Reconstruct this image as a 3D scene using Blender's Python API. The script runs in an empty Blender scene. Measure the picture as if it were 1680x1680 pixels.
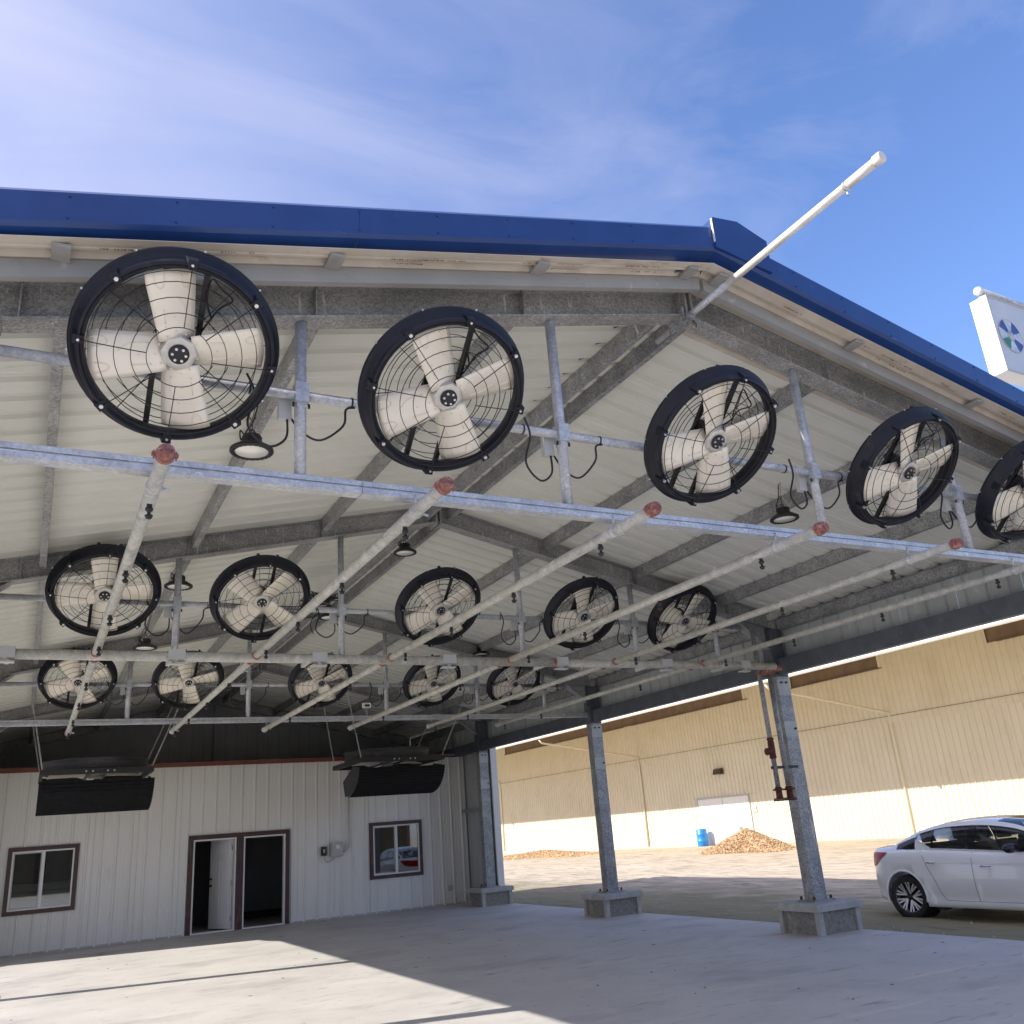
import bpy, bmesh, math, random
from mathutils import Vector, Matrix
random.seed(7)
SC = bpy.context.scene
COL = SC.collection
PI = math.pi
R = math.radians
# ------------------------------------------------------------------ camera
F_PX, YAW, PITCH, ROLL = 1458.3, 0.5016, 0.3409, -0.0789
cam = bpy.data.cameras.new('camera'); co = bpy.data.objects.new('camera', cam); COL.objects.link(co)
cyw, syw, cp, sp = math.cos(YAW), math.sin(YAW), math.cos(PITCH), math.sin(PITCH)
FW = Vector((syw*cp, cyw*cp, sp)); RT = Vector((cyw, -syw, 0)); UP = RT.cross(FW)
RT2 = RT*math.cos(ROLL)+UP*math.sin(ROLL); UP2 = -RT*math.sin(ROLL)+UP*math.cos(ROLL)
M = Matrix((RT2, UP2, -FW)).transposed().to_4x4()
M.translation = Vector((-4.6026, -5.1038, 1.7318))
co.matrix_world = M
cam.sensor_width = 36; cam.lens = 36*F_PX/1680; cam.clip_end = 2000; cam.clip_start = .05
SC.camera = co
# ------------------------------------------------------------------ world, sun, exposure
SUN_EL = R(31.6); SUN_DIR = Vector((-1, .25, 0)).normalized()        # horizontal direction towards the sun
w = bpy.data.worlds.new('World'); SC.world = w; w.use_nodes = True
nt = w.node_tree; nt.nodes.clear()
def N(t, tree=None, **k):
    n = (tree or nt).nodes.new(t)
    for a, b in k.items(): setattr(n, a, b)
    return n
out = N('ShaderNodeOutputWorld'); bg = N('ShaderNodeBackground'); sky = N('ShaderNodeTexSky', sky_type='NISHITA')
sky.sun_disc = False; sky.sun_elevation = SUN_EL
sky.sun_rotation = math.atan2(SUN_DIR.x, SUN_DIR.y); sky.air_density = 1.0; sky.dust_density = .6; sky.ozone_density = 2.0
tc = N('ShaderNodeTexCoord'); mp = N('ShaderNodeMapping'); mp.inputs['Scale'].default_value = (1.1, 1.1, 2.2); mp.inputs['Rotation'].default_value = (.5, .35, .7)
nz = N('ShaderNodeTexNoise'); nz.inputs['Scale'].default_value = 1.5; nz.inputs['Detail'].default_value = 7; nz.inputs['Roughness'].default_value = .52; nz.inputs['Distortion'].default_value = .35
mp2 = N('ShaderNodeMapping'); mp2.inputs['Scale'].default_value = (.8, 3.2, 5.0); mp2.inputs['Rotation'].default_value = (.3, .5, .9)
nz2 = N('ShaderNodeTexNoise'); nz2.inputs['Scale'].default_value = 1.6; nz2.inputs['Detail'].default_value = 8; nz2.inputs['Roughness'].default_value = .6; nz2.inputs['Distortion'].default_value = .8
sep = N('ShaderNodeSeparateXYZ'); ramp = N('ShaderNodeMapRange'); ramp.inputs['From Min'].default_value = .15; ramp.inputs['From Max'].default_value = .56
m1 = N('ShaderNodeMath', operation='MULTIPLY'); m2 = N('ShaderNodeMath', operation='MULTIPLY_ADD'); m3 = N('ShaderNodeMath', operation='MULTIPLY_ADD')
mix = N('ShaderNodeMix', data_type='RGBA'); tint = N('ShaderNodeMix', data_type='RGBA', blend_type='MULTIPLY')
L = nt.links.new
L(tc.outputs['Generated'], mp.inputs[0]); L(mp.outputs[0], nz.inputs['Vector']); L(tc.outputs['Generated'], mp2.inputs[0]); L(mp2.outputs[0], nz2.inputs['Vector'])
L(tc.outputs['Generated'], sep.inputs[0])
# thin cirrus veil: thickest towards the sun's side of the sky
m1.inputs[1].default_value = -.42; L(sep.outputs['X'], m1.inputs[0])
m2.inputs[1].default_value = .50; L(nz.outputs['Fac'], m2.inputs[0]); L(m1.outputs[0], m2.inputs[2])
m3.inputs[1].default_value = .40; L(nz2.outputs['Fac'], m3.inputs[0]); L(m2.outputs[0], m3.inputs[2])
L(m3.outputs[0], ramp.inputs['Value']); ramp.inputs['To Max'].default_value = .88
tint.inputs['Factor'].default_value = 1; tint.inputs['B'].default_value = (.84, .93, 1.20, 1); L(sky.outputs[0], tint.inputs['A'])
L(ramp.outputs[0], mix.inputs['Factor']); L(tint.outputs['Result'], mix.inputs['A']); mix.inputs['B'].default_value = (2.95, 3.05, 4.15, 1)
L(mix.outputs['Result'], bg.inputs['Color']); bg.inputs['Strength'].default_value = .15; L(bg.outputs[0], out.inputs[0])
sun = bpy.data.lights.new('sun', 'SUN'); sun.energy = 4.6; sun.angle = R(.5); sun.color = (1, .95, .87)
so = bpy.data.objects.new('sun', sun); COL.objects.link(so)
sdir = Vector((SUN_DIR.x*math.cos(SUN_EL), SUN_DIR.y*math.cos(SUN_EL), math.sin(SUN_EL)))
so.rotation_euler = sdir.to_track_quat('Z', 'Y').to_euler(); so.location = (0, 0, 30)
SC.view_settings.view_transform = 'Standard'; SC.view_settings.look = 'None'; SC.view_settings.exposure = .72; SC.view_settings.gamma = 1
SC.view_settings.use_curve_mapping = False
SC.render.engine = 'CYCLES'
SC.cycles.max_bounces = 9; SC.cycles.diffuse_bounces = 5; SC.cycles.transparent_max_bounces = 16
# ------------------------------------------------------------------ materials
def mat(name, c1, c2=None, rough=.6, metal=0, scale=3, detail=4, lo=.35, hi=.65, bump=0, bscale=None, stretch=(1, 1, 1), spots=None, spec=.5, coat=0, vor=None, rrange=None, grad=None, extra=()):
    m = bpy.data.materials.new(name); m.use_nodes = True; t = m.node_tree; b = t.nodes['Principled BSDF']
    b.inputs['Roughness'].default_value = rough; b.inputs['Metallic'].default_value = metal; b.inputs['Specular IOR Level'].default_value = spec
    if coat: b.inputs['Coat Weight'].default_value = coat; b.inputs['Coat Roughness'].default_value = .04
    b.inputs['Base Color'].default_value = (*c1, 1)
    g = N('ShaderNodeNewGeometry', t); mpn = N('ShaderNodeMapping', t); mpn.inputs['Scale'].default_value = stretch; t.links.new(g.outputs['Position'], mpn.inputs[0])
    if c2:
        n = N('ShaderNodeTexNoise', t); n.inputs['Scale'].default_value = scale; n.inputs['Detail'].default_value = detail; n.inputs['Roughness'].default_value = .6
        t.links.new(mpn.outputs[0], n.inputs['Vector'])
        r = N('ShaderNodeMapRange', t); r.inputs['From Min'].default_value = lo; r.inputs['From Max'].default_value = hi; t.links.new(n.outputs['Fac'], r.inputs['Value'])
        mx = N('ShaderNodeMix', t, data_type='RGBA'); mx.inputs['A'].default_value = (*c1, 1); mx.inputs['B'].default_value = (*c2, 1)
        t.links.new(r.outputs[0], mx.inputs['Factor']); last = mx.outputs['Result']
        if vor:      # spangle: a cell pattern multiplied in
            v = N('ShaderNodeTexVoronoi', t); v.inputs['Scale'].default_value = vor[0]; t.links.new(g.outputs['Position'], v.inputs['Vector'])
            sv = N('ShaderNodeSeparateColor', t); t.links.new(v.outputs['Color'], sv.inputs[0])
            rv = N('ShaderNodeMapRange', t); rv.inputs['To Min'].default_value = 1-vor[1]; rv.inputs['To Max'].default_value = 1+vor[1]; t.links.new(sv.outputs[0], rv.inputs['Value'])
            cm = N('ShaderNodeCombineColor', t)
            for i in range(3): t.links.new(rv.outputs[0], cm.inputs[i])
            mm = N('ShaderNodeMix', t, data_type='RGBA', blend_type='MULTIPLY'); mm.inputs['Factor'].default_value = 1
            t.links.new(last, mm.inputs['A']); t.links.new(cm.outputs[0], mm.inputs['B']); last = mm.outputs['Result']
        if spots:    # (colour, scale, lo, hi, stretch)
            mp3 = N('ShaderNodeMapping', t); mp3.inputs['Scale'].default_value = spots[4]; t.links.new(g.outputs['Position'], mp3.inputs[0])
            n2 = N('ShaderNodeTexNoise', t); n2.inputs['Scale'].default_value = spots[1]; n2.inputs['Detail'].default_value = 6; n2.inputs['Roughness'].default_value = .65; t.links.new(mp3.outputs[0], n2.inputs['Vector'])
            r2 = N('ShaderNodeMapRange', t); r2.inputs['From Min'].default_value = spots[2]; r2.inputs['From Max'].default_value = spots[3]; t.links.new(n2.outputs['Fac'], r2.inputs['Value'])
            m4 = N('ShaderNodeMix', t, data_type='RGBA'); m4.inputs['B'].default_value = (*spots[0], 1); t.links.new(last, m4.inputs['A']); t.links.new(r2.outputs[0], m4.inputs['Factor']); last = m4.outputs['Result']
        t.links.new(last, b.inputs['Base Color'])
        if rrange:
            rr = N('ShaderNodeMapRange', t); rr.inputs['To Min'].default_value = rrange[0]; rr.inputs['To Max'].default_value = rrange[1]; t.links.new(n.outputs['Fac'], rr.inputs['Value']); t.links.new(rr.outputs[0], b.inputs['Roughness'])
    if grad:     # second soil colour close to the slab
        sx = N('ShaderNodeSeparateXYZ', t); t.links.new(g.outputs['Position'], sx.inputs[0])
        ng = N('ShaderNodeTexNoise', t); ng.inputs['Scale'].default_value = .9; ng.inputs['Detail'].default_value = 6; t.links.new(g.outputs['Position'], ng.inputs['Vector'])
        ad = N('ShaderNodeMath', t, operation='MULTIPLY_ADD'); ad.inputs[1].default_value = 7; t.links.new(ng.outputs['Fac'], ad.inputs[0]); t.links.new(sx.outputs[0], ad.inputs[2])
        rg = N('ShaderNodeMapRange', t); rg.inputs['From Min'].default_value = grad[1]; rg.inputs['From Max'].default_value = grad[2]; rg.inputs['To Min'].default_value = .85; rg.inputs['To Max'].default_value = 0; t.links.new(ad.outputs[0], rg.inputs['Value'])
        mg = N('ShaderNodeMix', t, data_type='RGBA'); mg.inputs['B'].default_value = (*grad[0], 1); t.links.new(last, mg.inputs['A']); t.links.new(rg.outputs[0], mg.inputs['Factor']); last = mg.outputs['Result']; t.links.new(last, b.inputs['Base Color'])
    for (c_, sc_, lo_, hi_, st_) in extra:     # more stain layers
        mp4 = N('ShaderNodeMapping', t); mp4.inputs['Scale'].default_value = st_; mp4.inputs['Location'].default_value = (sc_, 3.1*sc_, 0); t.links.new(g.outputs['Position'], mp4.inputs[0])
        n5 = N('ShaderNodeTexNoise', t); n5.inputs['Scale'].default_value = sc_; n5.inputs['Detail'].default_value = 8; n5.inputs['Roughness'].default_value = .7; t.links.new(mp4.outputs[0], n5.inputs['Vector'])
        r5 = N('ShaderNodeMapRange', t); r5.inputs['From Min'].default_value = lo_; r5.inputs['From Max'].default_value = hi_; r5.inputs['To Max'].default_value = .8; t.links.new(n5.outputs['Fac'], r5.inputs['Value'])
        m5 = N('ShaderNodeMix', t, data_type='RGBA'); m5.inputs['B'].default_value = (*c_, 1); t.links.new(last, m5.inputs['A']); t.links.new(r5.outputs[0], m5.inputs['Factor']); last = m5.outputs['Result']; t.links.new(last, b.inputs['Base Color'])
    if bump:
        nb = N('ShaderNodeTexNoise', t); nb.inputs['Scale'].default_value = bscale or scale*4; nb.inputs['Detail'].default_value = 5; t.links.new(mpn.outputs[0], nb.inputs['Vector'])
        bp = N('ShaderNodeBump', t); bp.inputs['Strength'].default_value = 1; bp.inputs['Distance'].default_value = bump; t.links.new(nb.outputs['Fac'], bp.inputs['Height']); t.links.new(bp.outputs[0], b.inputs['Normal'])
    return m
MT = {}
MT['galv'] = mat('galvanised_steel', (.23, .235, .24), (.36, .36, .355), .5, .3, 5, 6, vor=(70, .38), spots=((.62, .62, .60), 9, .62, .72, (1, 1, .25)), rrange=(.35, .65))
MT['galv_blue'] = mat('galvanised_pipe', (.38, .40, .43), (.52, .53, .54), .45, .3, 8, 5, vor=(70, .15), spots=((.68, .69, .70), 22, .6, .68, (.3, 1, 1)))
MT['pipe'] = mat('sprinkler_pipe_steel', (.36, .355, .31), (.50, .49, .44), .55, .15, 10, 5, vor=(90, .14), spots=((.24, .21, .17), 12, .58, .75, (1, .35, 1)), extra=(((.64, .63, .58), 9, .60, .68, (1, .25, 1)),))
MT['rafter'] = mat('weathered_zinc', (.25, .25, .24), (.37, .365, .35), .6, .15, 2.5, 7, vor=(80, .3), spots=((.62, .60, .56), 20, .60, .67, (1.6, 1.6, .22)), extra=(((.19, .16, .13), 2.2, .55, .75, (1, 1, 1)),))
MT['deck'] = mat('cream_roof_sheet', (.68, .675, .60), (.73, .725, .65), .45, 0, 1.2, 4, spots=((.50, .49, .45), 5, .66, .8, (.3, 1, 1)))
MT['deck_bounce_stained'] = mat('bounce_tan_stained_sheet', (.50, .44, .36), (.62, .56, .47), .55, 0, 3, 5, spots=((.36, .25, .16), 7, .60, .75, (.4, 1, 1)))  # tan base carries warm ground bounce as colour; brown spots are rust stains
MT['siding'] = mat('white_siding', (.74, .72, .67), (.79, .77, .72), .42, 0, 1.5, 4, stretch=(1, 1, .3), spots=((.56, .53, .47), 3, .62, .85, (1, 1, .4)))
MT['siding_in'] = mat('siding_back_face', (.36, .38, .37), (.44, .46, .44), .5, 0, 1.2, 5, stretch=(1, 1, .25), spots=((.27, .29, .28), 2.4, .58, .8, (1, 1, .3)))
MT['gable'] = mat('dark_gable_sheet', (.24, .24, .24), (.30, .30, .295), .5, 0, 1.2, 3)
MT['beige'] = mat('beige_siding', (.69, .645, .51), (.72, .67, .535), .5, 0, .8, 4, stretch=(1, 1, .3), spots=((.62, .56, .42), 1.2, .5, .85, (1, .6, .5)))
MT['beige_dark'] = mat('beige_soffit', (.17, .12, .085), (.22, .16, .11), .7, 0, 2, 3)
MT['blue'] = mat('blue_painted_trim', (.009, .042, .17), (.013, .052, .20), .3, 0, 3, 5, spots=((.10, .16, .34), 12, .68, .8, (.3, 1, 1)), spec=.5, bump=.004, bscale=1.5)
MT['red'] = mat('red_brown_trim', (.16, .045, .03), (.20, .06, .04), .5, 0, 4)
MT['brown'] = mat('dark_brown_trim', (.045, .022, .019), (.075, .03, .024), .45, 0, 5, spots=((.16, .05, .035), 4, .55, .7, (1, 1, .5)))
MT['white'] = mat('white_vinyl', (.74, .73, .70), (.78, .77, .74), .4, 0, 4)
MT['whitepaint'] = mat('white_paint', (.78, .78, .77), (.82, .82, .81), .35, 0, 3)
MT['band'] = mat('dull_zinc_angle', (.30, .295, .28), (.36, .35, .33), .5, .1, 2, 6, spots=((.50, .49, .46), 9, .62, .72, (.5, 1, .5)), extra=(((.22, .20, .17), 3, .58, .75, (1, 1, 1)),))
MT['fence'] = mat('reflection_fence_board', (.035, .033, .028), (.06, .052, .042), .8, 0, 2)
MT['oldwhite'] = mat('aged_white_paint', (.60, .58, .53), (.72, .70, .66), .5, 0, 7, 6, spots=((.30, .27, .22), 18, .62, .72, (1, .5, 1)))
MT['header'] = mat('dark_grey_header', (.085, .095, .115), (.12, .13, .15), .5, .2, 4, 5, spots=((.2, .21, .22), 9, .64, .75, (1, 1, 1)))
MT['black'] = mat('black_shroud', (.006, .007, .013), (.010, .011, .02), .42, 0, 6, spec=.35, spots=((.045, .043, .042), 7, .58, .8, (1, 1, 1)), rrange=(.35, .6))
MT['blacksteel'] = mat('black_steel', (.012, .012, .013), (.02, .02, .02), .5, 0, 8)
MT['slat'] = mat('black_louvre', (.010, .010, .012), (.016, .016, .018), .7, 0, 8, spec=.2)
MT['plate'] = mat('dusty_black_plate', (.03, .03, .035), (.05, .05, .055), .6, 0, 14)
MT['wire'] = mat('black_wire', (.012, .012, .012), None, .5, 0)
MT['blade'] = mat('cream_fan_blade', (.86, .79, .66), (.90, .83, .70), .38, .22, 5)
MT['blade_grey'] = mat('grey_blade_back', (.30, .30, .31), (.36, .36, .36), .35, .5, 8)
MT['hub'] = mat('zinc_hub', (.55, .54, .50), (.66, .64, .58), .35, .5, 20)
MT['bolt'] = mat('bolt_steel', (.62, .62, .62), (.72, .72, .72), .3, .7, 30)
MT['redpaint'] = mat('red_coupling', (.20, .06, .045), (.34, .15, .12), .65, 0, 30, spots=((.56, .38, .33), 26, .56, .7, (1, 1, 1)))
MT['rust'] = mat('rusty_fitting', (.07, .022, .014), (.12, .035, .02), .75, 0, 25, bump=.002)
MT['boxgrey'] = mat('grey_box', (.42, .43, .41), (.48, .49, .47), .5, 0, 6)
MT['chain'] = mat('zinc_chain', (.60, .60, .58), (.70, .70, .68), .4, .2, 20)
MT['print'] = mat('brown_print', (.22, .10, .04), None, .6)
MT['lens'] = mat('lamp_lens', (.88, .87, .80), (.9, .89, .83), .25, 0, 6)
MT['concrete_slab'] = mat('concrete_slab', (.50, .475, .44), (.60, .57, .53), .75, 0, .9, 8, .3, .7, bump=.003, bscale=30, spots=((.30, .285, .27), 3.0, .61, .74, (.8, 3.4, 1)), rrange=(.62, .85), extra=(((.20, .19, .18), 1.9, .59, .69, (.45, 2.6, 1)), ((.66, .62, .57), .8, .62, .95, (1, 1, 1)), ((.13, .12, .115), 5.5, .625, .68, (.45, 1.8, 1)), ((.33, .32, .31), .45, .52, .7, (1, 1.6, 1))))
MT['pier'] = mat('cast_concrete', (.36, .35, .32), (.46, .45, .42), .85, 0, 6, 7, bump=.004, bscale=35, spots=((.2, .19, .17), 9, .62, .75, (1, 1, 1)))
MT['pier_dark'] = mat('pebbled_panel', (.19, .18, .15), (.30, .29, .25), .9, 0, 22, 6, bump=.01, bscale=40, spots=((.55, .53, .48), 40, .66, .72, (1, 1, 1)))
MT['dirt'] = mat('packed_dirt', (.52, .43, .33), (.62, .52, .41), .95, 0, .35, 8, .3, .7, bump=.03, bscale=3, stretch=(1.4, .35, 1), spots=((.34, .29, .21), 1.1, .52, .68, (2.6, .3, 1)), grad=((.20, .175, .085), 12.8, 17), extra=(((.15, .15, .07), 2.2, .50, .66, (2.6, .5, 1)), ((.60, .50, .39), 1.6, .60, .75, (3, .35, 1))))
MT['mulch'] = mat('wood_mulch', (.38, .24, .13), (.72, .53, .33), .9, 0, 9, 6, .4, .6, bump=.02, bscale=14)
MT['tyre'] = mat('tyre_rubber', (.012, .012, .013), (.03, .03, .03), .75, 0, 15)
MT['rim'] = mat('alloy_rim', (.42, .42, .43), (.52, .52, .52), .3, .8, 20)
MT['rimdark'] = mat('dark_rim', (.02, .02, .022), (.03, .03, .03), .35, .3, 20)
MT['carpaint'] = mat('white_car_paint', (.88, .89, .88), None, .25, 0, coat=1)
MT['carblack'] = mat('gloss_black_trim', (.012, .012, .014), None, .12, 0)
MT['chrome'] = mat('chrome', (.8, .8, .8), None, .12, 1)
MT['tail'] = mat('red_tail_light', (.40, .004, .006), None, .25, 0, spec=.25)
MT['seat'] = mat('grey_seat_cloth', (.05, .05, .052), (.07, .07, .07), .85, 0, 30)
MT['cabin'] = mat('dark_cabin', (.02, .02, .021), None, .7, 0)
MT['barrel'] = mat('blue_plastic', (.02, .22, .62), (.03, .27, .70), .4, 0, 3)
MT['barrelw'] = mat('pale_plastic', (.55, .62, .62), (.62, .68, .68), .45, 0, 3)
MT['sign'] = mat('sign_face_grey', (.50, .53, .56), (.56, .59, .62), .4, 0, 2)
MT['logo_blue'] = mat('logo_navy', (.02, .04, .20), (.07, .10, .34), .4, 0, 5)
MT['logo_green'] = mat('logo_green', (.01, .16, .08), (.02, .22, .12), .4, 0, 5)
MT['logo_silver'] = mat('logo_silver', (.40, .44, .47), (.66, .69, .71), .35, .1, 7)
MT['bronze'] = mat('bronze_lamp', (.05, .03, .02), (.08, .05, .03), .5, 0, 8)
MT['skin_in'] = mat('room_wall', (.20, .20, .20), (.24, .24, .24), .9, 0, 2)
def glassmat(name, tint, rough=.02, tr=.75):
    m = bpy.data.materials.new(name); m.use_nodes = True; t = m.node_tree; t.nodes.clear()
    o = N('ShaderNodeOutputMaterial', t); a = N('ShaderNodeBsdfTransparent', t); a.inputs[0].default_value = (*tint, 1)
    g = N('ShaderNodeBsdfGlossy', t); g.inputs['Roughness'].default_value = rough; g.inputs['Color'].default_value = (1, 1, 1, 1)
    f = N('ShaderNodeFresnel', t); f.inputs[0].default_value = 1.5; ml = N('ShaderNodeMath', t, operation='MULTIPLY_ADD'); ml.inputs[1].default_value = 1.0; ml.inputs[2].default_value = 1-tr
    t.links.new(f.outputs[0], ml.inputs[0]); mx = N('ShaderNodeMixShader', t); t.links.new(ml.outputs[0], mx.inputs[0]); t.links.new(a.outputs[0], mx.inputs[1]); t.links.new(g.outputs[0], mx.inputs[2]); t.links.new(mx.outputs[0], o.inputs[0])
    return m
MT['carglass'] = glassmat('car_glass', (.78, .83, .82), tr=.98)
MT['winglass'] = glassmat('window_glass', (.55, .60, .58), tr=.90)
# ------------------------------------------------------------------ mesh helpers
class MB:
    def __init__(s): s.v = []; s.f = []; s.sm = []
    def add(s, vs, fs, smooth=False):
        o = len(s.v); s.v += [tuple(v) for v in vs]
        for f in fs: s.f.append(tuple(i+o for i in f)); s.sm.append(smooth)
        return s
    def box(s, a, b):
        x0, y0, z0 = a; x1, y1, z1 = b
        return s.add([(x0, y0, z0), (x1, y0, z0), (x1, y1, z0), (x0, y1, z0), (x0, y0, z1), (x1, y0, z1), (x1, y1, z1), (x0, y1, z1)],
                     [(0, 3, 2, 1), (4, 5, 6, 7), (0, 1, 5, 4), (1, 2, 6, 5), (2, 3, 7, 6), (3, 0, 4, 7)])
    def cbox(s, c, d): return s.box([c[i]-d[i]/2 for i in range(3)], [c[i]+d[i]/2 for i in range(3)])
    def hexa(s, p):      # eight corners: bottom loop, top loop
        return s.add(p, [(0, 3, 2, 1), (4, 5, 6, 7), (0, 1, 5, 4), (1, 2, 6, 5), (2, 3, 7, 6), (3, 0, 4, 7)])
    def prism(s, poly, a, b, ax='x'):   # polygon in the other two axes extruded a..b along ax
        n = len(poly)
        def P(t, p): return (t, p[0], p[1]) if ax == 'x' else (p[0], t, p[1]) if ax == 'y' else (p[0], p[1], t)
        vs = [P(a, p) for p in poly]+[P(b, p) for p in poly]
        return s.add(vs, [tuple(range(n))[::-1], tuple(range(n, 2*n))]+[(i, (i+1) % n, n+(i+1) % n, n+i) for i in range(n)])
    def tube(s, pts, r, n=8, cap=True, smooth=True, closed=False):
        pts = [Vector(p) for p in pts]; m = len(pts); vs = []; rs = r if isinstance(r, (list, tuple)) else [r]*m
        u = None
        for i, p in enumerate(pts):
            if closed: d = pts[(i+1) % m]-pts[i-1]
            else: d = (pts[min(i+1, m-1)]-pts[max(i-1, 0)])
            d.normalize()
            if u is None:
                u = d.orthogonal().normalized()
                if abs(d.z) < .9: u = d.cross(Vector((0, 0, 1))).normalized()
            u = (u-d*u.dot(d)).normalized(); v = d.cross(u)
            for k in range(n):
                a = 2*PI*(k+.5)/n; vs.append(p+(u*math.cos(a)+v*math.sin(a))*rs[i])
        fs = []
        for i in range(m if closed else m-1):
            j = (i+1) % m
            for k in range(n): fs.append((i*n+k, i*n+(k+1) % n, j*n+(k+1) % n, j*n+k))
        o = len(s.v); s.add(vs, fs, smooth)
        if cap and not closed:
            s.f.append(tuple(o+k for k in range(n))[::-1]); s.sm.append(False); s.f.append(tuple(o+(m-1)*n+k for k in range(n))); s.sm.append(False)
        return s
    def lathe(s, prof, c=(0, 0, 0), n=24, smooth=True, T=None, closed=False):      # profile (r, z) round local z
        vs = []; m = len(prof)
        for k in range(n):
            a = 2*PI*k/n
            for r, z in prof:
                p = Vector((r*math.cos(a), r*math.sin(a), z))
                if T: p = T @ p
                vs.append(p+Vector(c))
        fs = []
        for k in range(n):
            q = (k+1) % n
            for i in range(m if closed else m-1):
                j = (i+1) % m; fs.append((k*m+i, q*m+i, q*m+j, k*m+j))
        return s.add(vs, fs, smooth)
    def mesh(s, name, m):
        me = bpy.data.meshes.new(name); me.from_pydata(s.v, [], s.f); me.materials.append(MT[m] if isinstance(m, str) else m)
        me.polygons.foreach_set('use_smooth', s.sm)
        b = bmesh.new(); b.from_mesh(me); bmesh.ops.recalc_face_normals(b, faces=b.faces); b.to_mesh(me); b.free(); me.update()
        return me
    def build(s, name, m, parent=None): return link(name, s.mesh(name, m), parent)
def link(name, me, parent=None, loc=None, rot=None):
    o = bpy.data.objects.new(name, me); COL.objects.link(o)
    if parent: o.parent = parent
    if loc is not None: o.location = loc
    if rot is not None: o.rotation_euler = rot
    return o
def tag(o, label=None, cat=None, group=None, kind=None):
    for k, v in (('label', label), ('category', cat), ('group', group), ('kind', kind)):
        if v: o[k] = v
    return o
def thing(name, label, cat, loc=(0, 0, 0), group=None, rot=None):
    o = bpy.data.objects.new(name, None); COL.objects.link(o); o.location = loc; o.empty_display_size = .2
    if rot is not None: o.rotation_euler = rot
    return tag(o, label, cat, group)
def kids(): 
    d = {}
    for o in bpy.data.objects:
        if o.parent: d.setdefault(o.parent, []).append(o)
    return d
def dup(src, loc, label, group=None, rot=None):
    K = kids()
    def cp_(o, par):
        c = o.copy(); COL.objects.link(c); c.parent = par
        for ch in K.get(o, []): cp_(ch, c)
        return c
    r = cp_(src, None); r.location = loc; r['label'] = label
    if rot is not None: r.rotation_euler = rot
    if group: r['group'] = group
    return r
def bolt(p, r=.012, h=.01, ax='z', parent=None, name='bolt', m='bolt'):
    b = MB(); d = Vector({'x': (1, 0, 0), 'y': (0, 1, 0), 'z': (0, 0, 1)}[ax]); p = Vector(p)
    b.tube([p-d*h, p+d*h], r, 6, smooth=False); return b.build(name, m, parent)
def ribsheet(width, length, nrib=3, h=.03, t=.004, topw=.03, basew=.07, flat_minor=True, minor=.004):
    """profile across local x, extruded along local z, ribs towards -y. A thin closed sheet."""
    pts = [(0, 0)]; sp_ = width/nrib
    for i in range(nrib):
        c = sp_*(i+.5)
        if flat_minor: pts += [(c-sp_*.30, 0), (c-sp_*.30+.006, -minor), (c-sp_*.30+.026, -minor), (c-sp_*.30+.032, 0)]
        pts += [(c-basew/2, 0), (c-topw/2, -h), (c+topw/2, -h), (c+basew/2, 0)]
    pts += [(width-.004, 0)]
    lo = [(x, y) for x, y in pts]; hi = [(x, y+t) for x, y in reversed(pts)]
    b = MB(); poly = lo+hi; n = len(poly); k = len(pts)
    vs = [(x, y, 0) for x, y in poly]+[(x, y, length) for x, y in poly]
    fs = [(i, (i+1) % n, n+(i+1) % n, n+i) for i in range(n)]
    for i in range(k-1): fs.append((i, i+1, n-2-i, n-1-i)); fs.append((n+i, n+n-1-i, n+n-2-i, n+i+1))
    return b.add(vs, fs)
# ------------------------------------------------------------------ ground
XW = 29.0
def gz(x, y):
    base = .12-.0067*(min(max(y, 10), 62)-22)
    if x < 6.2: return -.10
    if x < 12: return -.10-.04*(x-6.2)/5.8
    if x < 27: return -.14+(base+.14)*(x-12)/15
    return base
b = MB(); xs = [-400, -150, -60, -30, -15, -8, 0]+[5.9+i*.35 for i in range(70)]+[31, 34, 40, 60, 120, 400]
ys = [-400, -150, -60, -30]+[-12+i*.7 for i in range(110)]+[70, 90, 150, 400]
vs = []
for x in xs:
    for y in ys:
        z = gz(x, y)
        if 6.5 < x < 28 and -12 < y < 62: z += .012*math.sin(x*1.9+.4*math.sin(y*.6))+random.uniform(-.012, .012)
        vs.append((x, y, z))
ny = len(ys)
b.add(vs, [(i*ny+j, (i+1)*ny+j, (i+1)*ny+j+1, i*ny+j+1) for i in range(len(xs)-1) for j in range(ny-1)], True)
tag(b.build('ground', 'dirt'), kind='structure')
b = MB(); b.box((-6.3, -14, -.25), (6.19, 24, 0)); tag(MB().box((-60, -60, -.25), (-6.3, 40, -.02)).build('concrete_apron', 'concrete_slab'), kind='structure'); tag(MB().box((-6.3, -60, -.25), (6.19, -14, -.02)).build('concrete_apron', 'concrete_slab'), kind='structure'); slab = tag(b.build('concrete_floor', 'concrete_slab'), kind='structure')
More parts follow.
